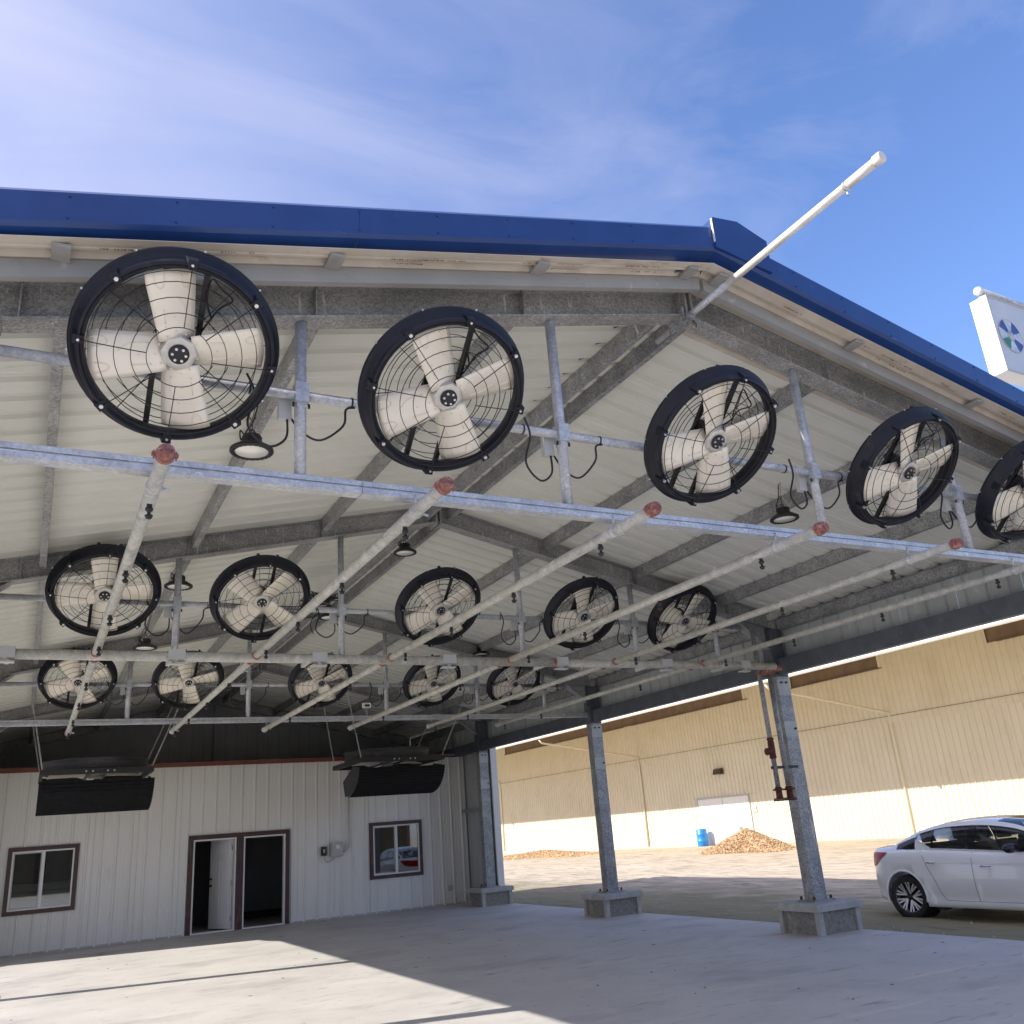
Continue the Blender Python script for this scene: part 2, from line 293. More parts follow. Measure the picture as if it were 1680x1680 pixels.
# small stones and tufts by the slab edge
b = MB()
for i in range(420):
    x = 6.25+abs(random.gauss(0, .9)); y = random.uniform(-1, 22); s = random.uniform(.008, .028); z = gz(x, y)
    b.add([(x-s, y, z), (x, y-s, z), (x+s, y, z), (x, y+s, z), (x, y, z+s*1.1)], [(0, 1, 4), (1, 2, 4), (2, 3, 4), (3, 0, 4)])
tag(b.build('gravel', 'pier'), 'loose pale stones scattered along the edge of the concrete floor', 'gravel', kind='stuff')
b = MB(); rd = random.Random(11)
for i in range(90):
    x, y = rd.uniform(-5.5, 6), rd.uniform(1.5, 17.5); a = rd.uniform(0, PI); l_ = rd.uniform(.01, .05)*(2.2 if i % 15 == 0 else 1); q = l_*rd.uniform(.12, .4); c_, s_ = math.cos(a), math.sin(a)
    b.add([(x-l_*c_, y-l_*s_, .001), (x+q*s_, y-q*c_, .003), (x+l_*c_, y+l_*s_, .001), (x-q*s_, y+q*c_, .003), (x, y, .012)], [(0, 1, 4), (1, 2, 4), (2, 3, 4), (3, 0, 4)])
tag(b.build('debris', 'pier_dark'), 'scattered bits of leaf and grit on the concrete floor', 'debris', kind='stuff')
# ------------------------------------------------------------------ the open shed
BAY = 5.486; FR = [0, BAY, 2*BAY, 3*BAY, 4*BAY]; CW = 5.76; Y0, Y1 = -.5, 22.2
zt = lambda x: 5.97-.222*abs(x)
zb = lambda x: 5.73-.226*abs(x)
shed = thing('open_shed', 'large open metal shed with galvanised beams and blue roof edge over concrete floor', 'shed')
SL = math.atan(.222)
pm = ribsheet(.914, 6.32/math.cos(SL), 3, .034, basew=.085, topw=.045, minor=.006).mesh('roof_panel', 'deck')
pmw = pm.copy(); pmw.materials.clear(); pmw.materials.append(MT['deck_bounce_stained'])
npan = int((Y1-Y0)/.914)+1
for sgn in (-1, 1):
    for i in range(npan):
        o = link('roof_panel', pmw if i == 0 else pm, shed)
        d = Vector((sgn*math.cos(SL), 0, -math.sin(SL))); nrm = Vector((sgn*math.sin(SL), 0, math.cos(SL)))
        X = Vector((0, 1, 0)); Z = d; Y = Z.cross(X)
        if Y.z > 0: pass
        mtx = Matrix((X, Y, Z)).transposed().to_4x4()
        yy = Y0+i*.914
        if Y.z > 0:            # ribs (local -y) would hang down: flip so they stand up
            X = -X; Y = Z.cross(X); mtx = Matrix((X, Y, Z)).transposed().to_4x4(); yy += .914
        mtx.translation = Vector((0, yy, 5.975)); o.matrix_local = mtx
# rafters: tapered I-beams
def rafter_mb(x0, x1, y):
    b = MB(); s = 1 if x1 > 0 else -1
    def seg(za0, za1, zb0, zb1, hw): b.hexa([(x0, y-hw, za0), (x1, y-hw, za1), (x1, y+hw, za1), (x0, y+hw, za0), (x0, y-hw, zb0), (x1, y-hw, zb1), (x1, y+hw, zb1), (x0, y+hw, zb0)])
    seg(zb(x0)+.012, zb(x1)+.012, zt(x0)-.014, zt(x1)-.014, .006)
    seg(zb(x0), zb(x1), zb(x0)+.012, zb(x1)+.012, .085)
    seg(zt(x0)-.014, zt(x1)-.014, zt(x0)-.002, zt(x1)-.002, .085)
    return b
for y in FR:
    for s in (-1, 1):
        x1 = s*5.74
        o = rafter_mb(0 if s > 0 else 0, x1, y).build('rafter', 'rafter', shed)
        for xx in (.05, 1.6, 3.2, 4.9):
            b = MB(); b.box((s*xx-.005, y-.078, zb(xx)+.014), (s*xx+.005, y+.078, zt(xx)-.016)); b.build('stiffener', 'rafter', o)
        for xx in (.03,):
            b = MB(); b.box((s*xx-.012, y-.12, zb(0)-.05), (s*xx+.012, y+.12, zt(0)-.03)); b.build('ridge_plate', 'rafter', o)
        # knee
        b = MB(); b.prism([(s*5.0, zb(5.0)-.002), (s*5.62, zb(5.62)-.002), (s*5.62, zb(5.62)-.34)], y-.02, y+.02, 'y')
        b.prism([(s*5.0, zb(5.0)-.004), (s*5.62, zb(5.62)-.342), (s*5.62, zb(5.62)-.356), (s*4.98, zb(5.0)-.012)], y-.08, y+.08, 'y'); b.build('knee_plate', 'rafter', o)
# purlins (C sections) per bay
def purlin(x, ya, yb_):
    b = MB(); s = 1 if x > 0 else -1; z1 = zt(x)-.006; dz = .17
    b.hexa([(x-.004, ya, z1-dz), (x+.004, ya, z1-dz), (x+.004, yb_, z1-dz), (x-.004, yb_, z1-dz), (x-.004, ya, z1), (x+.004, ya, z1), (x+.004, yb_, z1), (x-.004, yb_, z1)])
    b.box((x+.004, ya, z1-dz), (x+.062, yb_, z1-dz+.004)); b.box((x+.058, ya, z1-dz+.004), (x+.062, yb_, z1-dz+.02))
    b.box((x+.004, ya, z1-.035), (x+.062, yb_, z1-.031))
    return b.build('purlin', 'galv', shed)
for x in (-4.72, -3.17, -1.62, -.19, .13, 1.62, 3.15, 4.70):
    for i in range(4): purlin(x, FR[i]+.09, FR[i+1]-.09)
    b = MB(); z1 = zt(x)-.008; b.box((x-.045, -.46, z1-.022), (x+.05, -.308, z1)); b.build('lookout', 'band', shed)
# eave struts, side sheets and headers
for s in (-1, 1):
    X = s*5.93; n = 'eave_strut'
    for i in range(4):
        b = MB(); ya, yb_ = FR[i]+.02, FR[i+1]-.02
        if i == 0: ya = -.4
        b.box((X-.004, ya, 4.40), (X+.004, yb_, 4.60)); b.box((X-.07*s if s > 0 else X+.004, ya, 4.40), (X-.004 if s > 0 else X+.07, yb_, 4.404)); b.box((X-.07*s if s > 0 else X+.004, ya, 4.596), (X-.004 if s > 0 else X+.07, yb_, 4.60))
        b.build('eave_strut', 'galv', shed)
        b = MB(); xx0, xx1 = sorted((s*5.70, s*5.82)); yc0 = FR[i]+.10; yc1 = FR[i+1]-.10
        b.box((xx0, yc0, 3.69), (xx1, yc1, 3.94)); b.build('header_beam', 'header', shed)
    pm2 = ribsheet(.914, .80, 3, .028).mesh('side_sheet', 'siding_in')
    y = -.5; i = 0
    while y < 16.3:
        o = link('side_sheet', pm2, shed)
        if s > 0: mt = Matrix(((0, -1, 0), (1, 0, 0), (0, 0, 1))).to_4x4(); mt.translation = Vector((5.96, y, 3.82))
        else: mt = Matrix(((0, 1, 0), (-1, 0, 0), (0, 0, 1))).to_4x4(); mt.translation = Vector((-5.96, y+.914, 3.82))
        o.matrix_local = mt; y += .914
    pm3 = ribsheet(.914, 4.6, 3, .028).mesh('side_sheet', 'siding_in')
    y = 16.36
    while y < 22:
        o = link('side_sheet', pm3, shed)
        if s > 0: mt = Matrix(((0, -1, 0), (1, 0, 0), (0, 0, 1))).to_4x4(); mt.translation = Vector((5.97, y, .01))
        else: mt = Matrix(((0, 1, 0), (-1, 0, 0), (0, 0, 1))).to_4x4(); mt.translation = Vector((-5.97, y+.914, .01))
        o.matrix_local = mt; y += .914
    b = MB(); xx0, xx1 = sorted((s*5.93, s*6.10)); b.box((xx0, 16.30, .40), (xx1, 16.35, 3.80)); b.build('corner_trim', 'white', shed)
    for z in (2.22, 3.86):
        b = MB(); xx0, xx1 = sorted((s*5.78, s*5.95)); b.box((xx0, 16.6, z), (xx1, 22, z+.07)); b.build('girt', 'galv', shed)
    # eave gutter outside, blue
    b = MB(); b.prism([(s*6.0, 4.62), (s*6.22, 4.60), (s*6.24, 4.74), (s*6.20, 4.74), (s*6.19, 4.63), (s*6.0, 4.65)], -.5, 22.2, 'y'); b.build('gutter', 'blue', shed)
# columns and piers
for s in (-1, 1):
    for y in FR[:4]:
        c = MB(); x = s*CW
        c.box((x-.125, y-.095, .43), (x+.125, y+.095, 4.36)); col = c.build('column', 'galv', shed)
        b = MB(); b.box((x-.20, y-.17, .405), (x+.20, y+.17, .43)); b.build('base_plate', 'galv', col)
        for dx in (-.165, .165):
            for dy in (-.13, .13): bolt((x+dx, y+dy, .45), .018, .028, 'z', col, m='rust')
        if y > 1:
            for z0, z1 in ((3.38, 3.62), (2.74, 2.97)):
                b = MB(); b.box((x-.127, y-.0985, z0), (x+.127, y-.0955, z1)); b.build('bare_patch', 'boxgrey', col)
            for zz, dx in ((3.57, -.05), (3.57, .05), (2.86, .08)): bolt((x+dx, y-.105, zz), .016, .02, 'y', col, m='blacksteel')
        b = MB(); b.box((x-.132, y-.10, 3.66), (x+.132, y+.10, 4.42)); b.build('column_head', 'header', col)
        b = MB(); b.box((x-.37, y-.37, 0.0), (x+.37, y+.37, .30)); pier = b.build('pier', 'pier_dark', shed)
        b = MB(); r1, r2 = .44, .425
        b.hexa([(x-r1, y-r1, .305), (x+r1, y-r1, .305), (x+r1, y+r1, .305), (x-r1, y+r1, .305), (x-r1, y-r1, .385), (x+r1, y-r1, .385), (x+r1, y+r1, .385), (x-r1, y+r1, .385)])
        b.hexa([(x-r1, y-r1, .385), (x+r1, y-r1, .385), (x+r1, y+r1, .385), (x-r1, y+r1, .385), (x-r2, y-r2, .405), (x+r2, y-r2, .405), (x+r2, y+r2, .405), (x-r2, y+r2, .405)])
        b.build('pier_cap', 'pier', pier)
        for dx in (-1, 1):
            for dy in (-1, 1):
                b = MB(); cx, cy_ = x+dx*.405, y+dy*.405; e = .085
                b.box((min(cx, cx-dx*e), min(cy_, cy_-dy*.034), 0.0), (max(cx, cx-dx*e), max(cy_, cy_-dy*.034), .304))
                b.box((min(cx, cx-dx*.034), min(cy_-dy*.034, cy_-dy*e), 0.0), (max(cx, cx-dx*.034), max(cy_-dy*.034, cy_-dy*e), .304)); b.build('corner_strip', 'pier', pier)
# rake trim (blue), gable angle, ridge cap
FS = .234
ft = lambda x: 6.34-FS*abs(x)
def sweepx(prof, x0, x1, zf, name, m, par=shed):      # prof (y, dz) closed polygon swept along the slope
    b = MB(); n = len(prof)
    vs = [(x0, p[0], zf(x0)+p[1]) for p in prof]+[(x1, p[0], zf(x1)+p[1]) for p in prof]
    b.add(vs, [tuple(range(n))[::-1], tuple(range(n, 2*n))]+[(i, (i+1) % n, n+(i+1) % n, n+i) for i in range(n)]); return b.build(name, m, par)
prof = [(-.47, .0), (-.53, -.055), (-.53, -.235), (-.515, -.25), (-.40, -.285), (-.40, -.295), (-.52, -.262), (-.545, -.24), (-.545, -.05), (-.48, .012), (-.30, .012), (-.30, 0)]
for s in (-1, 1):
    for k, (a, c) in enumerate(((0.0, 3.05), (3.052, 6.2))):
        sweepx(prof, s*a, s*c, ft, 'rake_trim', 'blue')
    for k in range(1, 11):
        xx = s*(.3+k*.55); bolt((xx, -.548, ft(xx)-.075), .007, .004, 'y', shed, 'screw', 'blue'); bolt((xx, -.548, ft(xx)-.215), .007, .004, 'y', shed, 'screw', 'blue')
    # the ridge cap of the rake
    e = .36 if s < 0 else .56
b = MB(); b.prism([(-.012, 6.09), (.0, 6.385), (.27, 6.415), (.575, 6.30), (.575, 5.985), (.30, 6.03)], -.565, -.36, 'y'); b.build('ridge_end_cap', 'blue', shed)
b = MB(); b.box((-.016, -.568, 6.14), (-.012, -.55, 6.37)); b.build('cap_edge', 'white', shed)
for s in (-1, 1):
    sweepx([(-.30, -.002), (-.306, -.002), (-.306, -.115), (-.25, -.115), (-.25, -.111), (-.30, -.111)], s*.02, s*5.95, lambda x: zt(x)-.01, 'gable_angle', 'band')
b = MB(); b.prism([(-.28, 5.99-.062), (0, 6.05), (.28, 5.99-.062), (.28, 5.995-.062), (0, 6.056), (-.28, 5.995-.062)], -.40, 22.2, 'y'); b.build('ridge_cap', 'blue', shed)
b = MB(); rnd = random.Random(3)      # rows of small brown stamp marks on the eave sheets
for s in (-1, 1):
    xx = .5
    while xx < 5.6:
        if rnd.random() < .55:
            for row in range(rnd.choice((1, 1, 2))):
                yy = -.435+.06*row+rnd.uniform(-.01, .01)
                for k in range(rnd.randint(6, 22)):
                    x0_ = xx+k*.018; 
                    if rnd.random() < .2: continue
                    x1_ = x0_+rnd.uniform(.006, .014); y1_ = yy+rnd.uniform(.008, .018); za, zc_ = zt(x0_)-.012, zt(x1_)-.012
                    b.add([(s*x0_, yy, za), (s*x1_, yy, zc_), (s*x1_, y1_, zc_), (s*x0_, y1_, za)], [(0, 1, 2, 3)])
        xx += rnd.uniform(.25, .5)
o = b.build('stamp_print', 'print', shed); o['kind'] = 'stuff'
# dark gable wall at the far end
gy = 22.0
x = -5.94
while x < 5.9:
    w_ = min(.914, 5.94-x)
    b = MB(); hz = 4.9
    for k in range(3):
        rx = x+.15+.305*k
        if rx+.03 < 5.9: b.box((rx-.02, gy-.03, .0), (rx+.02, gy, zt(rx)-.03))
    b.hexa([(x, gy, 0), (x+w_-.006, gy, 0), (x+w_-.006, gy+.006, 0), (x, gy+.006, 0), (x, gy, zt(x)-.02), (x+w_-.006, gy, zt(x+w_)-.02), (x+w_-.006, gy+.006, zt(x+w_)-.02), (x, gy+.006, zt(x)-.02)])
    b.build('gable_sheet', 'gable', shed); x += .914
b = MB(); b.prism([(-5.94, -.1), (5.94, -.1), (5.94, zt(5.94)), (0, zt(0)+.0), (-5.94, zt(5.94))], gy+.01, gy+.05, 'y'); b.build('gable_light_stop', 'gable', shed)  # unseen sheet added to stop sunlight showing between the gable sheets
b = MB(); b.box((-.06, gy-.16, 3.8), (.06, gy-.04, 5.7)); b.build('gable_post', 'gable', shed)
# ridge pipe that sticks out of the gable
t = thing('ridge_pipe', 'long white painted pipe sticking out from the ridge past the blue roof edge', 'pipe', (0, 0, 5.71))
b = MB(); b.tube([(0, .35, 0), (0, -.62, 0)], .029, 14); b.build('pipe', 'galv_blue', t)
b = MB(); b.tube([(0, -.62, 0), (0, -2.0, 0)], .030, 14); b.build('painted_pipe', 'oldwhite', t)
b = MB(); b.tube([(0, -1.86, 0), (0, -2.09, 0)], .034, 14); b.build('collar', 'oldwhite', t)
b = MB(); b.tube([(0, -2.09, 0), (0, -2.10, 0), (0, -2.145, 0), (0, -2.155, 0)], [.037, .042, .042, .036], 14); b.build('end_cap', 'oldwhite', t)
b = MB(); b.tube([(.0, -1.84, -.045), (0, -1.84, -.075)], .008, 6); b.lathe([(.031, -.007), (.037, -.007), (.037, .007), (.031, .007)], (0, -1.84, 0), 16, T=Matrix.Rotation(PI/2, 3, 'X'), closed=True); b.build('pipe_clamp', 'bolt', t)
b = MB(); b.cbox((-.075, -.02, -.02), (.02, .2, .16)); b.cbox((-.04, -.15, -.05), (.09, .03, .03)); b.build('bracket', 'galv', t)
b = MB(); b.tube([(.04, -.1, -.03), (.05, -.12, -.09), (.035, -.13, -.12), (.02, -.12, -.09), (.03, -.1, -.04)], .004, 5); b.build('hook', 'rust', t)
# ------------------------------------------------------------------ room with white siding
room = thing('office_room', 'white ribbed metal room front with brown framed windows and doors at the back of the shed', 'building', (0, 18, 0))
WY = 0.0     # local y
def wz(x): return 3.79
openings = [(-4.88, -3.50, .78, 2.13), (-1.19, 1.15, 0, 2.12), (3.19, 4.61, .78, 2.13)]
def wall_piece(x0, x1, z0, z1):
    b = MB(); b.box((x0, WY, z0), (x1, WY+.006, z1))
    k = math.ceil((x0+.152+6.1)/.3048-.5)
    xx = -5.95+.152
    while xx < x1:
        if xx-.035 > x0 and xx+.035 < x1: b.prism([(xx-.035, WY), (xx-.014, WY-.028), (xx+.014, WY-.028), (xx+.035, WY)], z0, z1, 'z')
        for m_ in (.09, .17):
            if x0 < xx+m_ and xx+m_+.02 < x1: b.prism([(xx+m_, WY), (xx+m_+.004, WY-.004), (xx+m_+.016, WY-.004), (xx+m_+.02, WY)], z0, z1, 'z')
        xx += .3048
    return b
x = -7.78
xs_ = []
while x < 5.9:
    x1 = min(x+.912, 5.93); segs = [(x, x1)]
    cuts = sorted({x, x1}|{v for o in openings for v in o[:2] if x < v < x1})
    for a, c in zip(cuts[:-1], cuts[1:]):
        mid = (a+c)/2; op = [o for o in openings if o[0] < mid < o[1]]
        if c-a < .01: continue
        if op:
            o = op[0]
            if o[2] > 0: wall_piece(a, c, .0, o[2]).build('wall_panel', 'siding', room)
            wall_piece(a, c, o[3], wz(0)-.1).build('wall_panel', 'siding', room)
        else: wall_piece(a, c-(.003 if c == x1 else 0), .0, wz(0)-.1).build('wall_panel', 'siding', room)
    x += .914
b = MB(); b.box((-7.8, -.05, 3.69), (5.3, .02, 3.79)); b.build('top_trim', 'red', room)
b = MB(); b.box((-7.8, .03, 3.72), (5.7, 3.9, 3.78)); b.build('room_lid', 'gable', room)
b = MB(); b.box((-7.8, -.012, 0), (-1.2, .0, .03)); b.box((1.16, -.012, 0), (5.93, .0, .03)); b.build('base_trim', 'boxgrey', room)
# interior of the room
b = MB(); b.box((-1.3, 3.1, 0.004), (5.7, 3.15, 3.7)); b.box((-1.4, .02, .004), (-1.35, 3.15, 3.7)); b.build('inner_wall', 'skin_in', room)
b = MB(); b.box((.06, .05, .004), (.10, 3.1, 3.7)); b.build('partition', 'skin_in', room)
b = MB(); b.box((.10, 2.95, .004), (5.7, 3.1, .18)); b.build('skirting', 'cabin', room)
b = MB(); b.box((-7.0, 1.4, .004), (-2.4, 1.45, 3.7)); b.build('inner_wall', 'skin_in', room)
def window(x0, x1, z0, z1, lab):
    fr = MB(); W = .085
    fr.box((x0, -.055, z0), (x0+W, -.002, z1)); fr.box((x1-W, -.055, z0), (x1, -.002, z1)); fr.box((x0+W, -.055, z1-W), (x1-W, -.002, z1)); fr.box((x0+W, -.055, z0), (x1-W, -.002, z0+W))
    o = fr.build('window', 'brown', room); o['label'] = lab
    a0, a1, c0, c1 = x0+W, x1-W, z0+W, z1-W; v = .032
    b = MB(); b.box((a0, -.045, c0), (a0+v, .02, c1)); b.box((a1-v, -.045, c0), (a1, .02, c1)); b.box((a0+v, -.045, c1-v), (a1-v, .02, c1)); b.box((a0+v, -.045, c0), (a1-v, .02, c0+v)); xm = (a0+a1)/2
    b.box((xm-.03, -.04, c0+v), (xm+.03, .02, c1-v)); b.build('vinyl_frame', 'white', o)
    b = MB(); b.box((a0+v, -.018, c0+v), (a0+v+.022, .01, c1-v)); b.box((xm-.052, -.018, c0+v), (xm-.03, .01, c1-v)); b.box((a0+v+.022, -.018, c1-v-.022), (xm-.052, .01, c1-v)); b.box((a0+v+.022, -.018, c0+v), (xm-.052, .01, c0+v+.022)); b.build('sliding_sash', 'boxgrey', o)
    b = MB(); b.box((a0+v+.022, -.006, c0+v+.022), (xm-.052, .0, c1-v-.022)); b.build('pane', 'winglass', o)
    b = MB(); b.box((xm+.03, -.012, c0+v), (a1-v, -.006, c1-v)); b.build('pane', 'winglass', o)
window(*openings[0], 'brown framed sliding window on the left, white sheets stacked behind it')
window(*openings[2], 'dark framed sliding window on the right near the corner')
# things seen behind the left window
for k in range(5):
    b = MB(); y0 = .5; b.prism([(-4.9, .55+.17*k), (-4.2, .53+.17*k+.01*(k % 2)), (-3.2, .56+.17*k), (-3.2, .71+.17*k), (-4.2, .68+.17*k), (-4.9, .70+.17*k)], 18+y0, 18+y0+.6, 'y')
    o = b.build('folded_sheet', 'siding'); tag(o, f"pale folded sheet seen through the left window, {['lowest', 'second from below', 'middle', 'second from above', 'topmost'][k]} of the pile", 'sheet', 'pale sheets piled behind the left window')
# doors
fr = MB(); H = 2.12; a, c = -1.19, 1.15; xm = -.03; W = .10
fr.box((a, -.055, 0), (a+W, -.002, H)); fr.box((c-W, -.055, 0), (c, -.002, H)); fr.box((xm-.085, -.055, 0), (xm+.085, -.002, H-W)); fr.box((a+W, -.055, H-W), (c-W, -.002, H))
dfr = fr.build('door_surround', 'brown', room)
for (p, q) in ((a+W, xm-.085), (xm+.085, c-W)):
    b = MB(); v = .035; b.box((p, -.045, .0), (p+v, .10, H-W)); b.box((q-v, -.045, 0), (q, .10, H-W)); b.box((p+v, -.045, H-W-v), (q-v, .10, H-W)); b.box((p+v, -.045, 0.0), (q-v, .10, .025)); b.build('door_frame', 'white', dfr)
hinge = Vector((xm-.13, .11, 0)); ang = R(118)
dl = MB(); dl.box((0, -.022, .03), (.80, .022, 2.0))
door = dl.build('door', 'whitepaint', room); door['label'] = 'white panelled door standing open into the dark room'
door.location = hinge; door.rotation_euler = (0, 0, ang)
for (x0, x1) in ((.10, .36), (.44, .70)):
    for (z0, z1) in ((.18, .78), (.92, 1.52), (1.62, 1.88)):
        for sd in (-1, 1):
            b = MB(); yy = sd*.0225
            for aa, bb in (((x0, z0), (x1, z0+.02)), ((x0, z1-.02), (x1, z1)), ((x0, z0+.02), (x0+.02, z1-.02)), ((x1-.02, z0+.02), (x1, z1-.02))):
                b.box((aa[0], min(yy, yy+sd*.008), aa[1]), (bb[0], max(yy, yy+sd*.008), bb[1]))
            b.build('door_moulding', 'whitepaint', door)
for zz, r_ in ((.97, .03), (1.12, .026)):
    for sd in (-1, 1):
        b = MB(); b.lathe([(.0, .05), (r_*.8, .045), (r_, .03), (r_*.5, .015), (r_*.95, .0)], (.73, sd*.022, zz), 12, T=Matrix.Rotation(-sd*PI/2, 3, 'X')); b.build('knob', 'blacksteel', door)
for zz in (.25, 1.02, 1.8):
    b = MB(); b.box((-.03, -.03, zz-.05), (.02, .03, zz+.05)); b.build('hinge', 'bolt', door)
# electrical boxes on the wall
t = thing('electrical_box', 'grey electrical box with conduit on white wall right of the doors', 'box', (2.31, 17.97, 1.56))
b = MB(); b.box((-.15, -.11, -.16), (.15, .0, .17)); b.build('enclosure', 'boxgrey', t)
b = MB(); b.box((-.145, -.116, -.155), (.145, -.11, .165)); b.build('cover', 'boxgrey', t)
b = MB(); b.box((-.03, -.120, .02), (.06, -.116, .11)); b.build('notice', 'white', t)
b = MB(); b.tube([(.15, -.05, -.06), (.24, -.05, -.04), (.31, -.04, .04), (.33, -.03, .16), (.33, -.03, 2.05)], .016, 8); b.build('conduit', 'boxgrey', t)
b = MB(); b.tube([(-.32, -.05, -.12), (-.31, -.05, -.22), (-.22, -.05, -.28), (-.12, -.05, -.24), (-.09, -.05, -.16)], .014, 8); b.build('flex_conduit', 'boxgrey', t)
t = thing('switch_box', 'small black switch box beside the grey electrical box', 'switch', (1.99, 17.97, 1.55))
b = MB(); b.box((-.065, -.07, -.11), (.065, 0, .1)); b.build('case', 'blacksteel', t); b = MB(); b.box((-.02, -.085, -.04), (.02, -.07, .04)); b.build('lever', 'boxgrey', t)
b = MB(); b.box((5.28, 17.94, .32), (5.37, 17.97, .46)); tag(b.build('outlet', 'boxgrey'), 'small grey outlet low on the white wall near the corner', 'outlet')
# ------------------------------------------------------------------ fan support frames (three rows)
PX = [-3.285, -1.339, 1.206, 3.10, 4.62]
ZC = 4.456; FX = [-4.07, -2.39, -.125, 2.045, 3.805]
ROWN = ['front', 'middle', 'rear']
def loop(pts, n=5):
    P = [Vector(p) for p in pts]; o = []
    P = [P[0]]+P+[P[-1]]
    for i in range(1, len(P)-2):
        for k in range(n):
            t_ = k/n; a, b_, c, d = P[i-1:i+3]
            o.append(.5*((2*b_)+(c-a)*t_+(2*a-5*b_+4*c-d)*t_*t_+(3*b_-3*c+d-a)*t_**3))
    return o+[P[-2]]
for r in range(3):
    y = FR[r]
    t = thing('fan_support_frame', ['bluish galvanised frame of posts, pipe and rail carrying the front row of fans', 'galvanised frame of posts and pipe carrying the middle row of fans', 'dull galvanised frame carrying the rear row of fans near the dark gable'][r], 'frame', (0, y, 3.8), 'fan support frames hanging under the beams')
    for i, x in enumerate(PX):
        b = MB(); b.tube([(x, 0, .09), (x, 0, zb(x)-3.8)], .039, 12); b.build('post', 'galv_blue', t)
        b = MB(); b.cbox((x, -.006, ZC-3.8), (.088, .094, .14)); b.cbox((x, .0, ZC-3.8-.085), (.06, .07, .03)); b.build('clamp_sleeve', 'galv_blue', t)
        for sx in (-1, 1): bolt((x+sx*.05, -.02, ZC-3.8-.085), .009, .014, 'z', t, m='blacksteel')
        if i in (0, 1, 2, 3):
            b = MB(); b.cbox((x-.085, .07, ZC-3.8-.08), (.08, .05, .16)); b.build('junction_box', 'boxgrey', t)
            z0 = ZC-3.8-.16; k_ = random.uniform(.85, 1.2)
            b = MB(); b.tube(loop([(x-.07, .06, z0+.02), (x-.08, .05, z0-.12*k_), (x-.2, .02, z0-.19*k_), (x-.33, -.02, z0-.1*k_), (x-.30, -.06, z0+.08), (x-.36, -.1, z0+.2)]), .008, 6); b.build('cable', 'wire', t)
            b = MB(); k_ = random.uniform(.8, 1.15); b.tube(loop([(x-.05, .06, z0+.02), (x+.03, .05, z0-.10*k_), (x+.14, .02, z0-.16*k_), (x+.28, .0, z0-.02), (x+.30, -.0, z0+.10), (x+.36, .0, ZC-3.8-.035)]), .008, 6); b.build('cable', 'wire', t)
    b = MB(); b.tube([(-5.62, .012, ZC-3.8), (5.62, .012, ZC-3.8)], .034, 12); b.build('mount_pipe', 'galv_blue', t)
    for x in PX:
        for dx in (-.32, .34): b = MB(); b.lathe([(.035, -.006), (.038, -.006), (.038, .006), (.035, .006)], (x+dx, .012, ZC-3.8), 12, T=Matrix.Rotation(PI/2, 3, 'Y'), closed=True); b.build('cable_tie', 'wire', t)
    cuts = [-5.62, -2.9, .3, 3.4, 5.62] if r != 1 else [-5.62, -1.9, 1.7, 5.62]
    for a, c in zip(cuts[:-1], cuts[1:]):
        b = MB(); a += .004
        b.box((a, -.035, .0), (c, .045, .09)); b.box((a, -.052, .0), (c, -.035, .038)); b.box((a, -.044, .052), (c, -.035, .082)); b.build('rail', 'galv_blue', t)
# ------------------------------------------------------------------ the drum fans
TILT = R(47.3)
n_ = Vector((0, -math.cos(TILT), -math.sin(TILT))); fx_ = Vector((1, 0, 0)); fy_ = n_.cross(fx_)
FROT = Matrix((fx_, fy_, n_)).transposed().to_euler()
fan = thing('drum_fan', '', 'fan', (0, 0, 0), rot=FROT)
D = .125
b = MB(); b.lathe([(.572, -.078), (.580, -.068), (.580, -.052), (.572, -.042), (.556, -.040), (.553, -.018), (.547, -.016), (.544, .018), (.537, .020), (.535, .050), (.530, .064), (.522, .070), (.514, .068), (.511, .058), (.504, .056), (.501, .064), (.495, .060), (.490, .048), (.488, .02), (.490, -.02), (.498, -.05), (.512, -.078), (.55, -.082)], n=64, closed=True)
b.build('shroud', 'black', fan)
for k in range(8):
    a = R(45*k+45); Tm = Matrix.Rotation(a, 3, 'Z')
    def tp(p): return Tm @ Vector(p)
    b = MB(); x0, x1 = .494, .550
    b.hexa([tp((x0, -.030, .03)), tp((x1, -.034, .0)), tp((x1, .034, .0)), tp((x0, .030, .03)), tp((x0, -.022, .074)), tp((x1, -.026, .078)), tp((x1, .026, .078)), tp((x0, .022, .074))]); lug = b.build('lug', 'black', fan)
    b = MB(); b.tube([tp((.522, 0, .076)), tp((.522, 0, .092))], .0125 if k % 2 == 0 else .008, 6, smooth=False); b.build('bolt', 'bolt', lug)
    b = MB(); b.hexa([tp((.54, -.035, -.05)), tp((.572, -.03, -.06)), tp((.572, .03, -.06)), tp((.54, .035, -.05)), tp((.535, -.022, .03)), tp((.545, -.02, -.04)), tp((.545, .02, -.04)), tp((.535, .022, .03))]); b.build('web', 'black', fan)
for k in range(10):
    a = R(36*k+11); b = MB(); Tm = Matrix.Rotation(a, 3, 'Z'); b.tube([Tm @ Vector((.574, 0, -.06)), Tm @ Vector((.590, 0, -.06))], .007, 6, smooth=False); b.build('bolt', 'bolt', fan)
def guard(z_rim, z_mid, name, rr, ns, off):
    b = MB(); zf = lambda r_: z_mid+(z_rim-z_mid)*(r_/.52)**2.5
    for q_ in rr: b.tube([(q_*math.cos(2*PI*k/40), q_*math.sin(2*PI*k/40), zf(q_)) for k in range(40)], .0030, 4, closed=True)
    for k in range(ns):
        a = 2*PI*k/ns+off
        b.tube([(q*math.cos(a), q*math.sin(a), zf(q)+.004) for q in (rr[0], .26, .36, .44, .52)], .0034, 4)
    return b.build(name, 'wire', fan)
